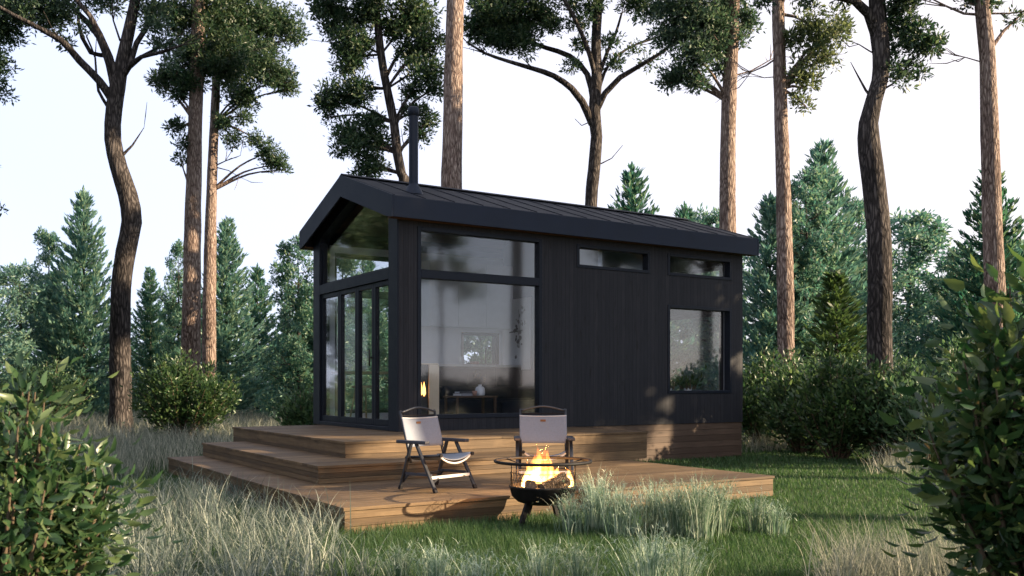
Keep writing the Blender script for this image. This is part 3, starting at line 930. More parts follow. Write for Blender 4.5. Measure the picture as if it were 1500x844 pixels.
def limb_arrays(paths, sides=14, step=.25, rough=.06):
    """tubes along smooth paths with uneven bark; paths = [(points, radii)]"""
    VV, QQ, base = [], [], 0
    for pts, rad in paths:
        big = max(rad) > .1
        sd = sides if big else (8 if max(rad) > .03 else 5)
        P, ro = catmull(pts, rad, step if big else step*1.2)
        prev = None; vs = []
        for i, p in enumerate(P):
            d = (P[min(i+1, len(P)-1)] - P[max(i-1, 0)]).normalized()
            x = Vector((1, 0, 0)) if prev is None else prev
            x = (x - d*x.dot(d))
            if x.length < 1e-3: x = d.orthogonal()
            x.normalize(); prev = x; y = d.cross(x)
            for k in range(sd):
                a = 2*math.pi*k/sd; e = x*math.cos(a) + y*math.sin(a)
                q = p + e*ro[i]
                nz = mnoise.noise(Vector((q.x*5, q.y*5, q.z*1.6))) + .6*mnoise.noise(Vector((q.x*13, q.y*13, q.z*4)))
                vs.append(p + e*ro[i]*(1 + rough*nz))
        n_ = len(P)
        VV.append(np.array([tuple(v) for v in vs]))
        i_, k_ = np.meshgrid(np.arange(n_-1), np.arange(sd), indexing='ij')
        k2 = (k_+1) % sd
        QQ.append(np.stack([i_*sd+k_, i_*sd+k2, (i_+1)*sd+k2, (i_+1)*sd+k_], -1).reshape(-1, 4) + base)
        base += n_*sd
    return np.concatenate(VV), np.concatenate(QQ)

def clump_cloud(blobs, seed, leaf=(.055, .13), per=80, density=1.0, sub=(.11, .24)):
    """foliage: every blob (centre, radius) is filled with small leaf clumps that bunch on its outside"""
    r_ = rng(seed); Ps, Ds = [], []
    for c, rad in blobs:
        n_ = max(3, int(density*38*rad**1.9/(.24**1.1)*.55))
        u = unit(r_.normal(size=(n_, 3)))
        rr_ = rad*np.clip(r_.beta(2.6, 1.3, n_), .1, 1)*r_.uniform(.75, 1.18, n_)
        wob = np.array([mnoise.noise(Vector(tuple(q*1.7 + np.array(c)*.9))) for q in u])
        rr_ = rr_*(1 + .55*wob)
        sc = np.array(c) + u*rr_[:, None]*np.array([1, 1, .82])
        sr = r_.uniform(sub[0], sub[1], n_)
        k = np.maximum(8, (per*(sr/.2)**2*r_.uniform(.5, 1.3, n_)).astype(int))
        idx = np.repeat(np.arange(n_), k)
        q = unit(r_.normal(size=(len(idx), 3)))
        P = sc[idx] + q*(sr[idx]*r_.uniform(.15, 1, len(idx))**.6*np.where(r_.random(len(idx)) < .14, r_.uniform(1, 1.6, len(idx)), 1))[:, None]*np.array([1, 1, .75])
        D = unit(q + r_.normal(size=q.shape)*.55 + np.array([0, 0, .25]))
        Ps.append(P); Ds.append(D)
    P, D = np.concatenate(Ps), np.concatenate(Ds)
    S = unit(np.cross(D, r_.normal(size=D.shape)))
    ln = r_.uniform(leaf[0], leaf[1], len(P))
    return leaf_quads(P, D, S, ln, ln*r_.uniform(.26, .46, len(P)))

def big_tree(name, Y, trunk, bark, label, branches=(), blobs=(), up=(), seed=0, leafmat='leaf_pine', group=None, density=1.5, leaf=(.045, .15), autolimb=True):
    """tall tree. trunk, branches: [(px, py, radius px)] at distance Y; blobs: [(px, py, radius px, dY)]; up: more of the crown above the frame"""
    s = Y/FOC
    r_ = random.Random(seed)
    bx = trunk[0][0]
    base = Vector(((bx-750)*s, Y, 0))
    o = empty(name, base); tag(o, label, 'tree', group)
    def loc(px, py, dY=0.0):
        return Vector(((px-750)*s, Y + dY, CAMZ + (HOR-py)*s)) - base
    pts = [loc(x, y) for x, y, w in trunk]; rad = [w*s for x, y, w in trunk]
    foot = [(Vector((0, 0, -.1)), rad[0]*1.35)] + ([(Vector((0, 0, .35)), rad[0]*1.1)] if pts[0].z > .7 else [])
    pts = [f[0] for f in foot] + pts; rad = [f[1] for f in foot] + rad
    paths = [(pts, rad)]
    for br in branches:
        n_ = len(br['p']); d0, d1 = br.get('d', (0, 0)); w0, w1 = br['w']
        paths.append(([loc(x, y, d0 + (d1-d0)*i/(n_-1)) for i, (x, y) in enumerate(br['p'])], [(w0 + (w1-w0)*i/(n_-1))*s for i in range(n_)]))
        main = paths[-1]; tv = main[0][-1]-main[0][-2]
        for q in range(br.get('tw', 3)):                     # bare twigs off the outer half of the branch
            i = r_.randrange(n_//2, n_); a = main[0][i]
            d = (tv.normalized() + Vector((r_.uniform(-1, 1), r_.uniform(-1, 1), r_.uniform(-.5, .9)))).normalized()
            ln_ = r_.uniform(.35, .9)
            if main[1][i] > .004:
                m_ = a + d*ln_*.5 + Vector((0, 0, r_.uniform(-.08, .08)))
                paths.append(([a, m_, a + d*ln_ + Vector((0, 0, r_.uniform(-.05, .15)))], [min(.022, main[1][i]*.6), .011, .004]))
    B = []
    for b in list(blobs) + list(up):
        c = loc(b[0], b[1], b[3] if len(b) > 3 else r_.uniform(-.5, .5)*b[2]*s)
        B.append((tuple(c), b[2]*s))
        if autolimb:
            # a limb from the trunk to the clump
            k = min(range(len(pts)), key=lambda i: (pts[i] - (c - Vector((0, 0, .45*abs(c.x-pts[-1].x)))) ).length)
            a = pts[k]
            if (c-a).length > .3 and (c-a).length < 6:
                mid = a.lerp(c, .5) + Vector((0, 0, .08*(c-a).length))
                paths.append(([a, mid, c], [max(.02, min(.06, rad[k]*.3)), .03, .012]))
                for q in range(4):
                    e = c + Vector((r_.gauss(0, 1), r_.gauss(0, 1), r_.gauss(0, .7)))*b[2]*s*.6
                    paths.append(([mid.lerp(c, r_.uniform(.3, 1)), (mid+e)/2 + (c-mid)*.3, e], [.012, .009, .004]))
    V, Q = limb_arrays(paths)
    np_obj('trunk', V, Q, None, M[bark], o, True)
    if B:
        V, Q = clump_cloud(B, seed+50, leaf=leaf, density=density)
        np_obj('crown', V, Q, None, M[leafmat], o)
    return o

def spruce_mesh(H, Rb, seed, dens=1.0, lean=0.15):
    """layered conifer made of many small needle sprays, dense to the ground, uneven outline"""
    r_ = rng(seed); P, D, S = [], [], []
    limbs = []
    z = .25
    while z < H*.985:
        f = z/H
        R0 = Rb*((1-f)**.82)*(1 + .0*f) + .05
        nb = int(6 + 5*(1-f))
        a0 = r_.uniform(0, 6.28)
        for i in range(nb):
            a = a0 + 6.283*i/nb + r_.normal()*.25
            ln = R0*r_.uniform(.74, 1.12)
            zz = z + r_.normal()*.07
            n_ = max(3, int(ln/.085*dens))
            t = (np.arange(n_)+.6)/n_
            rise = (.45+.40*f)*ln; droop = .45*ln*(1-f)
            cx = np.cos(a)*ln*t; cy = np.sin(a)*ln*t
            cz = zz + rise*t**1.6 - droop*t*(1-.25*t)
            ctr = np.stack([cx, cy, cz], 1)
            dirv = unit(np.gradient(ctr, axis=0)) if n_ > 1 else np.array([[np.cos(a), np.sin(a), .2]])
            if ln > .5 and i % 2 == 0:
                limbs.append(([(0, 0, zz), tuple(ctr[n_//2]), tuple(ctr[-1])], [.016, .010, .004]))
            side = np.stack([-dirv[:, 1], dirv[:, 0], np.zeros(n_)], 1)
            for q in range(8):
                sg = r_.uniform(-1, 1, n_)
                d = unit(dirv*.8 + side*(sg*1.0)[:, None] + np.array([0, 0, 1.])*(r_.uniform(-.15, .6, n_))[:, None])
                wid = .07 + .10*(1-t)*ln
                P.append(ctr + side*(sg*wid*.6)[:, None] + r_.normal(size=(n_, 3))*.03); D.append(d)
        z += (.19 + .10*(1-f))*r_.uniform(.85, 1.15)/max(.6, dens**.5)
    for i in range(40):
        P.append(np.array([[0, 0, H*.94 + r_.uniform(0, .06)*H]])); D.append(unit(np.array([[r_.normal()*.3, r_.normal()*.3, 1.]])))
    P, D = np.concatenate(P), np.concatenate(D)
    S = unit(np.cross(D, r_.normal(size=D.shape)*.6 + np.array([0, 0, 1.])))
    ln = r_.uniform(.12, .27, len(P))
    V, Q = leaf_quads(P, D, S, ln, ln*r_.uniform(.22, .40, len(P)))
    Vt, Qt = limb_arrays([([(0, 0, -.1), (0.02, 0, H*.5), (0, 0, H*.97)], [H*.014, H*.009, .01])] + limbs, 8, .6)
    return (V, Q), (Vt, Qt)

def conifer_proto(name, H, Rb, seed, mat='leaf_spruce', dens=1.0):
    o = empty(name)
    (V, Q), (Vt, Qt) = spruce_mesh(H, Rb, seed, dens)
    np_obj('trunk', Vt, Qt, None, M['bark_dark'], o, True)
    np_obj('crown', V, Q, None, M[mat], o)
    return o

def young_pine_proto(name, H, Rb, seed, mat='leaf_spruce'):
    """open young pine: visible stem, limbs turning up, needles bunched at their ends"""
    r_ = random.Random(seed); o = empty(name); paths = []; blobs = []
    paths.append(([(0, 0, -.1), (.05, .02, H*.5), (0, 0, H*.98)], [H*.016, H*.011, .012]))
    z = .5
    while z < H*.97:
        f = z/H
        for i in range(4):
            a = r_.uniform(0, 6.283); ln = Rb*(1-f)**.55*r_.uniform(.55, 1.15) + .12
            d = Vector((math.cos(a), math.sin(a), 0))
            p0 = Vector((0, 0, z)); p1 = p0 + d*ln*.55 + Vector((0, 0, .05*ln)); p2 = p0 + d*ln + Vector((0, 0, ln*(.28+.3*f)))
            paths.append(([p0, p1, p2], [.022*(1-f)+.008, .013, .006]))
            blobs.append((tuple(p2), r_.uniform(.18, .30)))
            if ln > .6: blobs.append((tuple(p1 + Vector((r_.gauss(0, .12), r_.gauss(0, .12), .08))), r_.uniform(.16, .26)))
            if ln > 1.0: blobs.append((tuple(p0.lerp(p1, .5) + Vector((r_.gauss(0, .1), r_.gauss(0, .1), .05))), r_.uniform(.14, .22)))
        z += r_.uniform(.22, .38)
    blobs.append(((0, 0, H*.97), .16))
    V, Q = limb_arrays(paths, 8, .5)
    np_obj('trunk', V, Q, None, M['bark_dark'], o, True)
    V, Q = clump_cloud(blobs, seed+3, leaf=(.08, .19), per=44, density=1.0, sub=(.10, .2))
    np_obj('crown', V, Q, None, M[mat], o)
    return o

def plant_copy(proto, used, px, Y, H0, ytop, rz, label, cat='tree', group=None, wide=1.0):
    """put proto (or a copy) so that its tip reaches the picture height ytop"""
    o = proto if not used.get(proto.name) else copy_tree(proto)
    used[proto.name] = True
    Ht = CAMZ + (HOR-ytop)*Y/FOC
    k = Ht/H0
    o.location = ((px-750)/FOC*Y, Y, 0); o.rotation_euler = (0, 0, rz); o.scale = (k*wide, k*wide, k)
    tag(o, label, cat, group)
    return o

# ------------------------------------------------------------------ tall trees
big_tree('crooked_pine', 22, [(177, 600, 15.5), (176, 500, 14.5), (178, 420, 14), (184, 370, 14), (193, 325, 14), (187, 285, 13.5), (174, 245, 12.5), (165, 205, 11.5), (167, 160, 11), (172, 128, 11), (180, 85, 9), (190, 40, 8), (198, 0, 7), (208, -60, 5.5), (214, -150, 3)],
    'bark_dark', 'crooked dark trunk with a fan of limbs in the meadow left of the bush', [
    dict(p=[(166, 148), (150, 122), (126, 96), (104, 70), (80, 58), (50, 44), (16, 26)], w=(6.5, 2.2), d=(0, -1)),
    dict(p=[(169, 134), (157, 92), (147, 70), (134, 45), (113, 20), (92, 0), (70, -22)], w=(6.5, 3.2), d=(0, .8)),
    dict(p=[(173, 128), (164, 86), (153, 56), (142, 32), (122, 8), (108, -12)], w=(5.5, 2.8), d=(0, -.6)),
    dict(p=[(150, 73), (116, 64), (97, 36), (86, 8), (80, -20)], w=(3.5, 2.2), d=(.4, 1.2)),
    dict(p=[(160, 160), (140, 130), (133, 105), (127, 75), (110, 40)], w=(2.4, 1.2), d=(0, .6)),
    dict(p=[(180, 112), (196, 98), (216, 91), (250, 88), (282, 82)], w=(4.5, 1.6), d=(0, -.7)),
    dict(p=[(188, 100), (204, 78), (224, 60), (246, 42)], w=(3.4, 1.2), d=(0, .6)),
    dict(p=[(190, 96), (198, 62), (214, 32), (220, 0), (224, -40)], w=(4.4, 2.6), d=(0, .3)),
    dict(p=[(176, 60), (166, 30), (164, 0)], w=(1.6, .8)),
    dict(p=[(179, 228), (194, 213), (211, 187)], w=(2.6, .5), tw=1)],
    [(18, 18, 44), (62, 12, 32), (4, 50, 24), (92, 14, 18), (72, 40, 15), (2, 118, 13), (-6, 90, 20), (0, 140, 10), (120, 42, 9), (96, 60, 8), (218, 10, 24), (240, 66, 15), (228, 40, 15), (248, 92, 9), (-30, 30, 40)],
    [(120, -60, 70), (200, -90, 80), (40, -70, 60), (270, -60, 60)], 1, autolimb=False)
big_tree('tall_pine', 26, [(279, 560, 14.5), (281, 420, 13), (283, 300, 11.5), (286, 180, 10), (289, 90, 10), (291, 0, 9), (293, -120, 6)],
    'bark_red', 'thick reddish straight trunk rising out of the round bush on the left', (),
    [(300, 26, 62), (258, 18, 34), (330, 84, 50), (284, 78, 42), (248, 108, 26), (236, 122, 16), (262, 136, 18), (280, 120, 22), (262, 190, 13), (270, 215, 11), (265, 235, 7)],
    [(290, -70, 90), (340, -150, 80), (250, -130, 70)], 2, group='reddish tall pines')
big_tree('tall_pine', 28, [(306, 560, 10.5), (307, 420, 9.5), (310, 280, 7.5), (314, 180, 6.5), (317, 110, 6), (320, 0, 5), (322, -80, 3.5)],
    'bark_red', 'thin reddish trunk close to the right of the thick one by the round bush',
    [dict(p=[(311, 245), (330, 236), (352, 228)], w=(1.2, .5), tw=4), dict(p=[(312, 244), (335, 250), (350, 259)], w=(1.0, .4), tw=2)],
    [(370, 36, 58), (408, 30, 36), (384, 104, 44), (412, 116, 24), (350, 140, 30), (430, 128, 10), (326, 180, 16), (340, 200, 14), (358, 172, 12), (375, 205, 13), (392, 224, 17), (404, 240, 18), (418, 248, 8), (430, 52, 14)],
    [(380, -70, 80), (330, -120, 70)], 3, group='reddish tall pines')
big_tree('tall_pine', 22, [(594, 300, 8), (588, 255, 7), (582, 225, 7), (577, 180, 6.5), (567, 130, 6), (558, 80, 6), (553, 30, 5.5), (549, -30, 5), (546, -120, 3)],
    'bark_dark', 'slender leaning trunk with ragged foliage, just left of the chimney',
    [dict(p=[(566, 112), (576, 86), (588, 62), (596, 36)], w=(3, 1.6), d=(0, .5)), dict(p=[(578, 190), (588, 166), (598, 140)], w=(2, 1)), dict(p=[(584, 228), (592, 214), (602, 200)], w=(2, .8))],
    [(478, 8, 30), (500, 34, 32), (520, 68, 32), (512, 92, 26), (545, 20, 30), (482, 148, 20), (505, 140, 26), (530, 134, 22), (540, 178, 22), (512, 196, 26), (535, 218, 30), (556, 206, 20), (550, 246, 18), (532, 250, 16), (574, 40, 26), (612, 20, 36), (606, 76, 28), (628, 60, 26), (624, 108, 26), (640, 128, 18), (604, 130, 16), (612, 162, 18), (630, 176, 14), (616, 196, 16), (500, 216, 10), (478, 172, 9)],
    [(540, -50, 70), (600, -60, 60), (500, -80, 50)], 4)
big_tree('tall_pine', 20, [(661, 420, 17.5), (661, 278, 15.5), (663, 200, 14.5), (664, 120, 14), (667, 0, 12.5), (670, -150, 9)],
    'bark_red', 'thick pinkish trunk rising straight behind the roof, right of the chimney', (), (), [(670, -90, 70), (640, -130, 60), (700, -140, 60)], 5, group='reddish tall pines')
big_tree('umbrella_pine', 24, [(866, 420, 10), (866, 300, 9), (870, 250, 9), (872, 225, 9), (874, 200, 8.5), (871, 165, 9), (874, 110, 8), (873, 60, 7), (877, 0, 6.5), (882, -80, 4)],
    'bark_dark', 'dark forked umbrella pine with wide bare limbs above the middle of the roof', [
    dict(p=[(868, 182), (852, 152), (836, 136), (810, 121), (780, 114), (745, 107), (712, 99), (688, 88)], w=(6, 1.2), d=(0, -1.2), tw=7),
    dict(p=[(870, 150), (861, 106), (836, 76), (800, 60), (770, 44), (735, 18)], w=(5.2, 2), d=(0, .8), tw=3),
    dict(p=[(874, 122), (863, 85), (845, 46), (824, 14), (800, -14)], w=(4, 2), d=(0, -.8)),
    dict(p=[(873, 164), (885, 140), (906, 120), (932, 107), (958, 94), (986, 74), (1010, 54)], w=(5, 1.5), d=(0, -1), tw=5),
    dict(p=[(876, 138), (886, 104), (905, 76), (938, 54), (974, 40), (998, 24)], w=(2.8, 1), d=(0, .8), tw=6),
    dict(p=[(876, 116), (890, 74), (904, 42), (914, 8)], w=(3.2, 1.5), d=(0, .5)),
    dict(p=[(880, 240), (896, 232), (912, 213)], w=(1.1, .4), tw=0),
    dict(p=[(866, 178), (852, 184), (842, 174)], w=(1, .4), tw=0)],
    [(718, 18, 42), (756, 26, 42), (728, 60, 28), (700, 44, 26), (790, 12, 32), (778, 58, 22), (748, 66, 18), (806, 40, 16), (846, 34, 15), (850, 66, 11), (838, 98, 12), (894, 58, 14), (904, 88, 11), (928, 72, 8), (952, 92, 9), (868, 12, 16), (836, 10, 16), (932, 6, 22), (960, 20, 18)],
    [(760, -60, 70), (850, -80, 80), (940, -60, 60)], 6, autolimb=False)
big_tree('tall_pine', 22, [(1067, 420, 13.5), (1066, 340, 12.5), (1066, 240, 11.5), (1068, 150, 11), (1072, 60, 10), (1075, -20, 9), (1078, -120, 6)],
    'bark_red', 'reddish trunk with low dark foliage above the right half of the roof',
    [dict(p=[(1072, 112), (1100, 104), (1128, 88), (1140, 82)], w=(1.4, .5), tw=5)],
    [(1000, 14, 48), (1036, 34, 40), (985, 52, 26), (1048, 66, 30), (1014, 84, 30), (996, 108, 24), (1024, 116, 18), (984, 118, 13), (1056, 96, 16), (1080, 60, 12), (1096, 24, 20), (1060, 10, 30), (1090, 50, 9)],
    [(1050, -60, 80), (1000, -70, 60), (1110, -60, 50)], 7, group='reddish tall pines')
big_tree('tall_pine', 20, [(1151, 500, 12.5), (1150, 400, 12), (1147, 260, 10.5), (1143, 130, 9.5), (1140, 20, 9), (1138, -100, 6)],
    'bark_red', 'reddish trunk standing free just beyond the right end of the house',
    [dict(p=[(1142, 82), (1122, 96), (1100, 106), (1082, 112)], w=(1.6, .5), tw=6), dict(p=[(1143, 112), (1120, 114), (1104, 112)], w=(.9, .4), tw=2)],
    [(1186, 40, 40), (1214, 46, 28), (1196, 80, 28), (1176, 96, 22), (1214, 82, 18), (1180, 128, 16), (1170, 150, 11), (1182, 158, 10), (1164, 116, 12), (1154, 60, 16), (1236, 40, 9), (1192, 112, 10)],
    [(1170, -50, 70), (1110, -70, 50)], 8, leafmat='leaf_sunlit', group='reddish tall pines', density=.8)
big_tree('crooked_pine', 18, [(1290, 590, 19), (1288, 480, 17.5), (1289, 400, 17), (1287, 335, 16.5), (1280, 270, 16.5), (1274, 222, 16), (1272, 180, 13.5), (1280, 148, 12), (1289, 118, 12), (1291, 80, 12), (1287, 40, 13), (1284, 0, 11), (1280, -90, 7)],
    'bark_dark', 'thick dark crooked trunk on the right, bent to the left halfway up', [
    dict(p=[(1284, 52), (1268, 24), (1244, 9), (1205, 6), (1160, 4), (1120, 3), (1088, 8)], w=(8, 2.4), d=(0, -.8), tw=4),
    dict(p=[(1291, 60), (1298, 24), (1302, -20)], w=(8, 6), d=(0, .4), tw=0),
    dict(p=[(1284, 152), (1268, 132), (1256, 110), (1246, 91)], w=(2.6, .5), tw=0),
    dict(p=[(1288, 82), (1274, 75), (1258, 65), (1244, 60)], w=(1.4, .5), tw=1),
    dict(p=[(1292, 132), (1309, 122), (1326, 100), (1338, 84)], w=(1.8, .8), tw=2)],
    [(1326, 40, 26), (1350, 66, 20), (1336, 92, 17), (1352, 106, 9), (1312, 68, 14), (1308, 106, 12), (1322, 118, 9), (1318, 8, 28), (1374, 60, 9), (1366, 70, 8), (1304, 24, 16), (1346, 44, 12), (1120, -4, 16), (1186, -8, 16), (1236, -10, 14)],
    [(1300, -60, 60), (1200, -60, 50), (1350, -50, 50)], 9, autolimb=False)
big_tree('tall_pine', 18, [(1462, 560, 16), (1458, 450, 14.5), (1454, 336, 13.5), (1450, 200, 12.5), (1446, 80, 11), (1439, 10, 10.5), (1434, -100, 7)],
    'bark_red', 'reddish trunk lit orange on its right side, near the right edge of the photo',
    [dict(p=[(1440, 22), (1412, 20), (1388, 10), (1364, -2)], w=(2.4, 1), tw=2), dict(p=[(1450, 20), (1478, 20), (1506, 15)], w=(1.8, .7), tw=3), dict(p=[(1448, 94), (1414, 84), (1370, 75)], w=(1.2, .4), tw=5)],
    [(1436, -2, 12), (1450, 4, 12), (1416, 4, 7), (1496, 22, 8)], [(1450, -60, 60), (1400, -80, 40), (1500, -70, 50)], 10, group='reddish tall pines')

# tall pines standing to the right of the view: they shade the lawn and show up in the panes
def side_pine(X, Y, lean, H, seed, lb, low=3.4, rad=1.25, n_=16, bark='bark_red', tr=.22, wide=1.9, dens=.55):
    r_ = random.Random(seed)
    o = empty('tall_pine', (X, Y, 0)); tag(o, lb, 'tree', 'pines standing to the right of the view')
    tp = [Vector((0, 0, -.1)), Vector((lean*.1, 0, 1.2)), Vector((lean*.45, .05, H*.45)), Vector((lean, 0, H))]
    paths = [(tp, [tr*1.25, tr, tr*.8, tr*.4])]; blobs = []
    for i in range(n_):
        z = low + (H-low)*(i+.5)/n_ + r_.uniform(-.3, .3); a = r_.uniform(0, 6.283); d = r_.uniform(.4, wide)*(1 if z < H*.8 else .6)
        c = Vector((lean*z/H + math.cos(a)*d, math.sin(a)*d, z)); blobs.append((tuple(c), rad*r_.uniform(.35, .75)))
        a0 = Vector((lean*(z-.5)/H, 0, z-.5)); paths.append(([a0, a0.lerp(c, .6) + Vector((0, 0, .1)), c], [.05, .03, .012]))
    V, Q = limb_arrays(paths); np_obj('trunk', V, Q, None, M[bark], o, True)
    V, Q = clump_cloud(blobs, seed+20, density=dens, leaf=(.07, .15)); np_obj('crown', V, Q, None, M['leaf_pine'], o)
    return o
side_pine(15.5, 5.5, .2, 13, 31, 'tall pine right of the view whose trunk is mirrored in the big window, crown shaped to shade the chairs', 6.7, .8, 84, wide=1.5, dens=1.0)  # crown placed and thickened to shade the chairs and left deck
side_pine(28.0, -4.2, -.4, 12.0, 32, 'leafy pine far to the right, mirrored in the top pane', 6.2, 1.7, 18, wide=2.2, dens=.7, tr=.12)
side_pine(13.6, 9.5, .2, 11, 33, 'broad pine added right of the view to keep the house front in shade', 6.1, 1.0, 95, tr=.18, wide=2.0, dens=.8)  # unseen tree added to block the sun from the front wall
side_pine(12.6, 12.4, -.2, 11, 34, 'second broad pine added for shade right of the view, by the house end', 4.6, 1.1, 105, tr=.18, wide=2.3, dens=.8)
side_pine(13.4, 10.9, .1, 11, 36, 'third broad pine added for shade right of the view, between two others like it', 4.8, 1.1, 95, tr=.18, wide=1.8, dens=.8)  # added to close the sunny gap between its two neighbours
side_pine(-7.5, 2.0, .2, 11, 37, 'tall pine left of the camera', 4.2, 1.2, 12)
side_pine(-13.8, 18.6, .2, 10, 38, 'dense tall pine beyond the left edge, mirrored in the gable glass', 2.2, 1.9, 34)
side_pine(-15.5, 22.0, .2, 11, 39, 'second dense pine beyond the left edge of the photo', 2.0, 1.9, 30)
side_pine(-12.6, 15.0, .2, 10, 40, 'dense pine beyond the left edge, nearer to the camera', 2.0, 1.6, 26)
side_pine(-9.0, 9.5, .2, 11, 41, 'broad pine left of the deck outside the view', 2.4, 1.7, 34)
side_pine(-7.6, 5.6, .2, 10, 43, 'second broad pine left of the deck outside the view', 2.4, 1.6, 30)

# ------------------------------------------------------------------ forest edge
used = {}
spr = [conifer_proto('spruce_tree', 7.0, 1.9, 101), conifer_proto('spruce_tree', 8.0, 1.9, 102), conifer_proto('spruce_tree', 6.0, 1.8, 103)]
SH = [7.0, 8.0, 6.0]
ced = conifer_proto('cedar_tree', 5.0, 1.2, 120, 'leaf_cedar', .8)
yp = [young_pine_proto('young_pine', 6.5, 1.6, 130), young_pine_proto('young_pine', 5.5, 1.7, 131)]
YH = [6.5, 5.5]
G1 = 'conifers at the forest edge'
for i, (px, Y, yt, k, wd, lb) in enumerate([
    (122, 30, 282, 0, .85, 'tall pointed spruce left of the crooked trunk'),
    (220, 34, 392, 1, .9, 'small spruce between the crooked trunk and the thick red trunk'),
    (332, 30, 320, 1, 1.0, 'tall spruce right behind the thin red trunk'),
    (377, 37, 392, 0, 1.0, 'pale pointed spruce right of the thin red trunk, farther off'),
    (926, 34, 248, 0, 1.0, 'spruce tip showing over the middle of the roof'),
    (1004, 38, 305, 2, .9, 'small spruce tip over the roof, left of the red trunk'),
    (1128, 27, 290, 0, 1.0, 'spruce close beside the right end of the house'),
    (1204, 28, 208, 1, 1.1, 'tallest spruce, between the red trunk and the dark crooked trunk on the right'),
    (1452, 24, 250, 0, 1.0, 'spruce behind the red trunk at the right edge'),
    (80, 36, 400, 2, 1.2, 'low spruce in the shade left of the tall pointed one'),
    (250, 40, 440, 0, 1.2, 'low distant spruce behind the thick red trunk'),
    (420, 44, 450, 1, 1.2, 'low distant spruce left of the house'),
    (-30, 38, 380, 0, 1.2, 'spruce cut by the left edge of the photo'),
    (300, 44, 430, 2, 1.3, 'far spruce glimpsed between the two red trunks'),
    (175, 42, 430, 1, 1.3, 'far spruce hidden behind the crooked trunk'),
    (1270, 40, 400, 0, 1.3, 'far spruce behind the dark crooked trunk'),
    (1395, 42, 440, 2, 1.3, 'far low spruce right of the dark crooked trunk'),
    (1530, 34, 330, 1, 1.2, 'spruce cut by the right edge of the photo'),
    (470, 36, 420, 0, 1.3, 'spruce directly behind the left house corner'),
    (540, 34, 380, 1, 1.2, 'spruce seen through the gable glass'),
    (640, 36, 430, 2, 1.3, 'spruce behind the kitchen window'),
    (760, 38, 420, 0, 1.3, 'spruce hidden behind the middle of the house'),
    (1060, 36, 400, 1, 1.3, 'spruce hidden behind the right end of the house'),
    (-120, 33, 330, 1, 1.2, 'spruce beyond the left edge of the photo'),
    (1640, 30, 330, 0, 1.2, 'spruce beyond the right edge of the photo'),
    (-165, 19.5, 250, 0, 1.1, 'spruce just beyond the left edge, mirrored in the folding doors'),
    (-262, 16, 240, 1, 1.1, 'spruce beyond the left edge, closer to the house'),
    (-340, 20, 230, 1, 1.3, 'spruce beyond the left edge by the dense pines'),
    (-560, 21, 260, 0, 1.3, 'second spruce beyond the left edge by the dense pines')]):
    plant_copy(spr[k], used, px, Y, SH[k], yt, i*2.39, lb, 'tree', G1, wd)
    used[spr[k].name] = True
for i, (px, Y, yt, k, wd, lb) in enumerate([
    (28, 29, 396, 1, 1.0, 'round bushy young pine at the left edge of the photo'),
    (72, 31, 345, 0, .65, 'young pine leaning out left of the tall pointed spruce'),
    (262, 33, 364, 0, .6, 'ragged young pine just left of the thick red trunk'),
    (436, 25, 352, 0, .9, 'open young pine against the left house corner'),
    (502, 26, 372, 1, 1.0, 'young pine seen through the glass of the gable'),
    (1042, 36, 318, 1, .8, 'young pine top over the roof right of the middle'),
    (1180, 27, 258, 0, .85, 'open young pine with bare stem left of the tallest spruce'),
    (1258, 30, 298, 0, .8, 'young pine half hidden by the dark crooked trunk'),
    (1334, 33, 322, 1, 1.1, 'pale young pine right of the dark crooked trunk'),
    (1400, 30, 370, 0, 1.0, 'young pine between the dark crooked trunk and the right red trunk'),
    (585, 28, 400, 1, 1.1, 'young pine behind the door side of the house'),
    (706, 22, 400, 1, 1.0, 'young pine close behind the house, seen through the kitchen window'),
    (1490, 28, 360, 1, 1.1, 'young pine at the right edge of the photo')]):
    plant_copy(yp[k], used, px, Y, YH[k], yt, i*1.9+.4, lb, 'tree', 'young pines at the forest edge', wd)
plant_copy(ced, used, 1224, 22, 5.0, 404, .3, 'yellow green drooping cedar between the two right hand trunks', 'tree', None, 1.45)

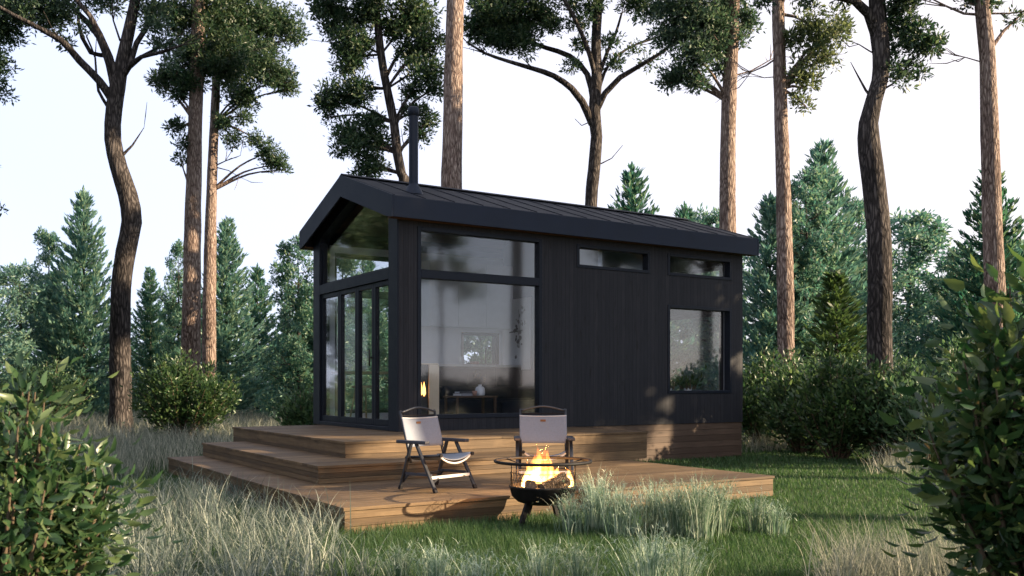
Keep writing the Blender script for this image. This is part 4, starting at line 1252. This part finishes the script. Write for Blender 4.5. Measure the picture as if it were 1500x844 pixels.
# ------------------------------------------------------------------ bushes
def bush(name, loc, rx, h, seed, label, nst=26, nlf=5200, leaf=(.06, .12), mat='leaf_bush', group=None, cat='bush', slim=.42, loose=False):
    r_ = rng(seed); rr_ = random.Random(seed)
    o = empty(name, loc); tag(o, label, cat, group)
    paths = []; P, D = [], []
    for i in range(nst):
        a = rr_.uniform(0, 6.283); q = rr_.random()**.5
        tip = Vector((math.cos(a)*rx*q*rr_.uniform(.7, 1.05), math.sin(a)*rx*q*rr_.uniform(.7, 1.05), h*(1-.42*q*q)*rr_.uniform(.72, 1.05)))
        b0 = Vector((math.cos(a)*.12*q, math.sin(a)*.12*q, -.02)); mid = b0.lerp(tip, .5) + Vector((tip.x*.12, tip.y*.12, h*.06))
        paths.append(([b0, mid, tip], [.018, .011, .003]))
        P2, ro = catmull([b0, mid, tip], [1, 1, 1], .03)
        k = max(2, nlf//nst)
        for j in range(k):
            t = rr_.uniform(.22, 1)**.8
            c = P2[min(len(P2)-1, int(t*(len(P2)-1)))]
            off = Vector((rr_.gauss(0, 1), rr_.gauss(0, 1), rr_.gauss(0, .8)))*(.12+(.03 if loose else .10)*h*(1-t))*rr_.random()
            dd = (tip-b0).normalized()*(.15 if loose else .5) + off.normalized() + Vector((0, 0, -.05 if loose else .15))
            P.append(c+off); D.append(dd.normalized())
    P, D = np.array([tuple(p) for p in P]), np.array([tuple(d) for d in D])
    keep = P[:, 2] > .03
    P, D = P[keep], D[keep]
    S = unit(np.cross(D, r_.normal(size=D.shape)*.75 + np.array([0, 0, 1.])))
    ln = r_.uniform(leaf[0], leaf[1], len(P))
    V, Q = limb_arrays(paths, 8, .15)
    np_obj('stem', V, Q, None, M['twig'], o, True)
    V, Q, T = broad_leaves(P, D, S, ln, ln*r_.uniform(.85, 1.15, len(P))*slim, r_.uniform(-.05, .32, len(P)))
    np_obj('foliage', V, Q, T, M[mat], o)
    return o
def ground_at(px, Y): return ((px-750)/FOC*Y, Y, 0)
bush('round_bush', ground_at(268, 19.5), 1.15, 1.85, 201, 'round dark green bush in the tall grass at the foot of the two red trunks', 46, 9000)
G2 = 'bushes along the right edge of the lawn'
for px, Y, rx, h, sd, lb in ((1118, 17.2, 1.0, 1.75, 202, 'bush touching the right end of the house'), (1176, 15.6, .8, 1.5, 203, 'small bush second from the house along the lawn edge'),
        (1226, 14.4, .95, 1.65, 204, 'wide dark bush in the middle of the lawn edge'), (1300, 14.0, .9, 1.6, 205, 'dark bush at the foot of the thick crooked trunk'),
        (1352, 13.4, .8, 1.45, 206, 'bush just left of the near laurel, behind it'), (1190, 19.5, 1.2, 2.0, 207, 'taller bush in the back below the tallest spruce'), (1290, 19.5, 1.2, 1.9, 211, 'bush in the back behind the thick crooked trunk'), (1420, 15.5, 1.0, 1.9, 208, 'bush behind the laurel at the right edge')):
    bush('leafy_bush', ground_at(px, Y), rx, h, sd, lb, 40, 6500, group=G2)
bush('leafy_bush', ground_at(452, 17.5), .6, 1.2, 209, 'small bush by the left rear corner of the house', 24, 2600)
bush('leafy_bush', ground_at(60, 24), 1.5, 1.9, 210, 'low dark bush in the shade below the tall pointed spruce', 40, 6000)
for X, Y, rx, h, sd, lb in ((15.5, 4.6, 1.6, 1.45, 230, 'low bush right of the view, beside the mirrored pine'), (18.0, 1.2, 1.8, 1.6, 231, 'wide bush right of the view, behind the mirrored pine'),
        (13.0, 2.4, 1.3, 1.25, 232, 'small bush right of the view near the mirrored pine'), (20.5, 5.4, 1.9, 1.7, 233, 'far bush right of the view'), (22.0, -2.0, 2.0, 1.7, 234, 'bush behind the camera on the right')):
    bush('leafy_bush', (X, Y, 0), rx, h, sd, lb, 30, 3600, (.10, .18), 'leaf_shaded', group='bushes to the right of the view')
for tt, ss, hh, sd, lb in ((4.78, .30, .24, 240, 'leafy green pot plant inside the big right hand window'), (5.22, .32, .16, 241, 'small pot plant beside the leafy one inside the right hand window')):
    o = bush('pot_plant', house_pt(tt, ss, 1.10), .15, hh, sd, lb, 14, 260, (.05, .10), 'leaf_laurel', None, 'pot plant')
    MB().lathe([(0, -.10), (.05, -.10), (.065, .0), (.058, .0), (.05, -.02), (0, -.02)], (0, 0, 0), 20).build('pot', M['ceramic'], o)
sb = placed('bench', 5.18, .32, FZ); tag(sb, 'low white bench inside under the right hand window', 'bench')
MB().box(-.70, .70, -.14, .14, .39, .425).build('bench_top', M['white'], sb, .004)
for x in (-.66, .66): MB().box(x-.02, x+.02, -.13, .13, 0, .389).build('leg', M['white'], sb)
bush('laurel_bush', ground_at(-16, 3.75), .54, 1.20, 220, 'big leaved laurel bush close to the camera on the left', 70, 8000, (.05, .095), 'leaf_laurel', slim=.36, loose=True)
bush('laurel_bush', ground_at(1548, 4.1), .53, 1.78, 221, 'big leaved laurel bush close to the camera on the right', 66, 7600, (.06, .11), 'leaf_laurel', slim=.42, loose=True)

# ------------------------------------------------------------------ grass
Ct, St = math.cos(TH), math.sin(TH)
def local_ts(X, Y):
    dx, dy = X-CORNER.x, Y-CORNER.y
    return dx*Ct + dy*St, -dx*St + dy*Ct
def on_deck(X, Y, m=0.0):
    t, s = local_ts(X, Y)
    a = (t > -2.376-m) & (t < 2.334+m) & (s > -4.038-m) & (s < 1.93+m)
    b = (t > -1.4-m) & (t < 6.12+m) & (s > -.01-m) & (s < 2.98+m)
    c = (t > -1.4-m) & (t < 2.754+m) & (s > -1.6-m) & (s < 1)
    return a | b | c
def nfield(X, Y, sc, seed=0.0):
    return np.array([mnoise.noise(Vector((x*sc+seed, y*sc, seed))) for x, y in zip(X, Y)])

r_ = rng(300)
# short lawn
N = 330000
Yv = 4.9*np.exp(r_.uniform(0, 1, N)*math.log(22/4.9)); Xv = r_.uniform(-.60, .60, N)*Yv + r_.normal(size=N)*.2
t_, s_ = local_ts(Xv, Yv)
keep = ~on_deck(Xv, Yv) & ~((t_ < -3.6) & (r_.random(N) < .8))
Xv, Yv = Xv[keep], Yv[keep]; N = len(Xv)
nf = nfield(Xv, Yv, 1.3, 3.1)
hh = (.036 + .020*nf + r_.uniform(-.012, .024, N))*np.clip(.8 + Yv*.03, 1, 1.5)
hh = hh + .055*np.exp(-((Xv+.3)**2 + (Yv-7.1)**2)/2.0**2)          # left longer round the fire pit and the deck edge
V, Q, T = blades(np.stack([Xv, Yv, np.full(N, -.003)], 1), np.clip(hh, .02, .14), r_.uniform(.0032, .0055, N)*np.clip(Yv/6, 1, 2.4), r_.uniform(0, 6.283, N), r_.uniform(.05, .5, N), r_.uniform(.1, .9, N), 2)
tag(np_obj('lawn_grass', V, Q, T, M['lawn']), 'short green lawn grass around the deck', 'grass', kind='stuff')

# tall pale meadow grass in tufts
def tuft_field(centres, hgt, nb, spread, wd, seed, name, label, mat='straw', seg=6, bend=(.5, 2.0), lean=(.02, .35)):
    r_ = rng(seed)
    P, H, Wd = [], [], []
    for (x, y), h in zip(centres, hgt):
        k = int(nb*r_.uniform(.6, 1.3))
        P.append(np.stack([x + r_.normal(size=k)*spread, y + r_.normal(size=k)*spread, np.full(k, -.01)], 1)); H.append(h*r_.uniform(.45, 1.2, k))
        Wd.append(np.full(k, wd)*r_.uniform(.6, 1.3, k)*max(1, y/9))
    P, H, Wd = np.concatenate(P), np.concatenate(H), np.concatenate(Wd)
    ok = ~on_deck(P[:, 0], P[:, 1], .015); P, H, Wd = P[ok], H[ok], Wd[ok]
    n_ = len(P)
    V, Q, T = blades(P, H, Wd, r_.uniform(0, 6.283, n_), r_.uniform(*lean, n_), r_.uniform(*bend, n_), seg, 1.7)
    return tag(np_obj(name, V, Q, T, M[mat]), label, 'grass', kind='stuff')
cs, hs = [], []
r_ = rng(310)
# left foreground, along the left side of the deck
for _ in range(1500):
    y = r_.uniform(4.6, 11.5); x = r_.uniform(-.62*y - .4, .0)
    t, s = local_ts(np.array([x]), np.array([y])); t, s = t[0], s[0]
    if on_deck(np.array([x]), np.array([y]), .04)[0]: continue
    front = s < -4.04
    lim = -.98 + .30*mnoise.noise(Vector((y*2.0, 3, 1)))
    if front and x > lim - max(0, (y-5.6))*.25: continue
    if not front and t > -2.43: continue
    if -3.6 < t < -2.4 and s > -1.0: continue
    cs.append((x, y)); hs.append(r_.uniform(.32, .56)*(1 if not front else .95)*(0.75 if t > -2.9 and not front else 1))
tuft_field(cs, hs, 17, .06, .0070, 311, 'tall_grass', 'tall pale arching grass along the left side of the deck', bend=(.7, 2.7))
cs, hs = [], []
for _ in range(2600):
    y = r_.uniform(10.5, 32); x = r_.uniform(-.62, .0)*y
    t, s = local_ts(np.array([x]), np.array([y])); t, s = t[0], s[0]
    if on_deck(np.array([x]), np.array([y]), .2)[0] or t > 6: continue
    if -3.4 < t < -2.3 and s < 1.2: continue
    cs.append((x, y)); hs.append(r_.uniform(.30, .55))
tuft_field(cs, hs, 20, .12, .0055, 312, 'meadow_grass', 'pale meadow grass between the deck and the forest on the left', 'straw_dry_sunlit', seg=4)
cs, hs = [], []
for _ in range(230):
    y = r_.uniform(4.7, 5.45); px = r_.uniform(1215, 1500); cs.append(((px-750)/FOC*y, y)); hs.append(r_.uniform(.26, .50))
for _ in range(34):
    y = r_.uniform(11.8, 13.5); px = r_.uniform(1275, 1345); cs.append(((px-750)/FOC*y, y)); hs.append(r_.uniform(.3, .55))
for _ in range(40):
    y = r_.uniform(15.5, 17.5); px = r_.uniform(1090, 1160); cs.append(((px-750)/FOC*y, y)); hs.append(r_.uniform(.3, .55))
for _ in range(400):
    y = r_.uniform(17, 30); px = r_.uniform(1080, 1560); cs.append(((px-750)/FOC*y, y)); hs.append(r_.uniform(.3, .55))
tuft_field(cs, hs, 16, .06, .0048, 313, 'dry_grass', 'dry pale grass at the right edge of the lawn', 'straw_dry_sunlit', bend=(.2, 1.9), lean=(.02, .45))

# ornamental grass clumps, each a plant of its own
def clump(px, Y, h, n_, seed, label, group, spread=.056, lean=(.02, .19), bend=(.15, 2.3), wd=.0072, mat='feather'):
    r_ = rng(seed)
    k = int(n_*.85)
    rad = np.abs(r_.normal(size=k))*spread; a = r_.uniform(0, 6.283, k)
    P = np.stack([np.cos(a)*rad, np.sin(a)*rad, np.full(k, -.01)], 1)
    H = h*r_.uniform(.55, 1.15, k)
    V, Q, T = blades(P, H, r_.uniform(.6, 1.3, k)*wd, a + r_.normal(size=k)*.7, r_.uniform(*lean, k)*np.clip(rad/spread, .2, 1.6), r_.uniform(*bend, k), 7, 3.2)
    nt = int(k*1.6)                                       # curled seed heads near the tips
    src = r_.integers(0, k, nt)
    tips = V.reshape(k, 15, 3)[src, r_.integers(9, 14, nt)]
    V2, Q2, T2 = blades(tips, r_.uniform(.03, .08, nt), np.full(nt, wd*.9), r_.uniform(0, 6.283, nt), r_.uniform(.3, 1.5, nt), r_.uniform(.5, 2.2, nt), 3, 1.2)
    Q = np.concatenate([Q, Q2 + len(V)]); T = np.concatenate([T, T2 + len(V)]); V = np.concatenate([V, V2])
    o = np_obj('ornamental_grass', V, Q, T, M[mat]); o.location = ((px-750)/FOC*Y, Y, 0)
    return tag(o, label, 'ornamental grass', group)
G3 = 'feathery grass clumps by the fire pit'
for px, Y, h, n_, sd, lb in ((836, 6.95, .34, 260, 1, 'low feathery grass clump touching the right leg of the fire pit'), (872, 7.15, .50, 420, 2, 'tall feathery grass clump just right of the fire pit ring'),
        (912, 6.85, .42, 380, 3, 'feathery grass clump in front of the tall one by the fire pit'), (958, 7.1, .44, 380, 4, 'feathery grass clump in the middle of the row before the deck'),
        (992, 6.9, .45, 360, 5, 'feathery grass clump right of the middle of the row'), (1022, 6.75, .50, 420, 6, 'bright feathery grass clump nearest to the camera in the row'),
        (1048, 7.05, .46, 360, 7, 'last feathery grass clump at the right end of the dense row'), (1108, 7.1, .36, 170, 8, 'thin lone feathery grass clump standing apart on the lawn'), (1137, 7.0, .28, 130, 9, 'small short feathery grass clump right of the thin lone one')):
    clump(px, Y, h, n_, 400+sd, lb, G3)
G4 = 'grass clumps at the bottom of the photo'
for px, Y, h, n_, sd, lb in ((640, 5.15, .30, 240, 1, 'short curly grass clump at the bottom edge, left of the middle'), (700, 5.05, .26, 200, 2, 'short grass clump at the bottom edge, below the left camping chair'), (790, 5.2, .30, 170, 3, 'loose grass clump at the bottom edge below the fire pit'),
        (845, 5.1, .30, 240, 4, 'dense grass clump at the bottom edge right of the loose one'), (950, 5.05, .42, 260, 5, 'tall spreading grass clump at the bottom edge below the ornamental row'), (1000, 5.15, .34, 220, 6, 'grass clump at the bottom edge right of the tall spreading one'), (585, 5.2, .30, 200, 7, 'grass clump at the bottom edge where the meadow grass ends')):
    clump(px, Y, h, n_, 500+sd, lb, G4, .06, (.05, .55), (.3, 2.2), .0056)
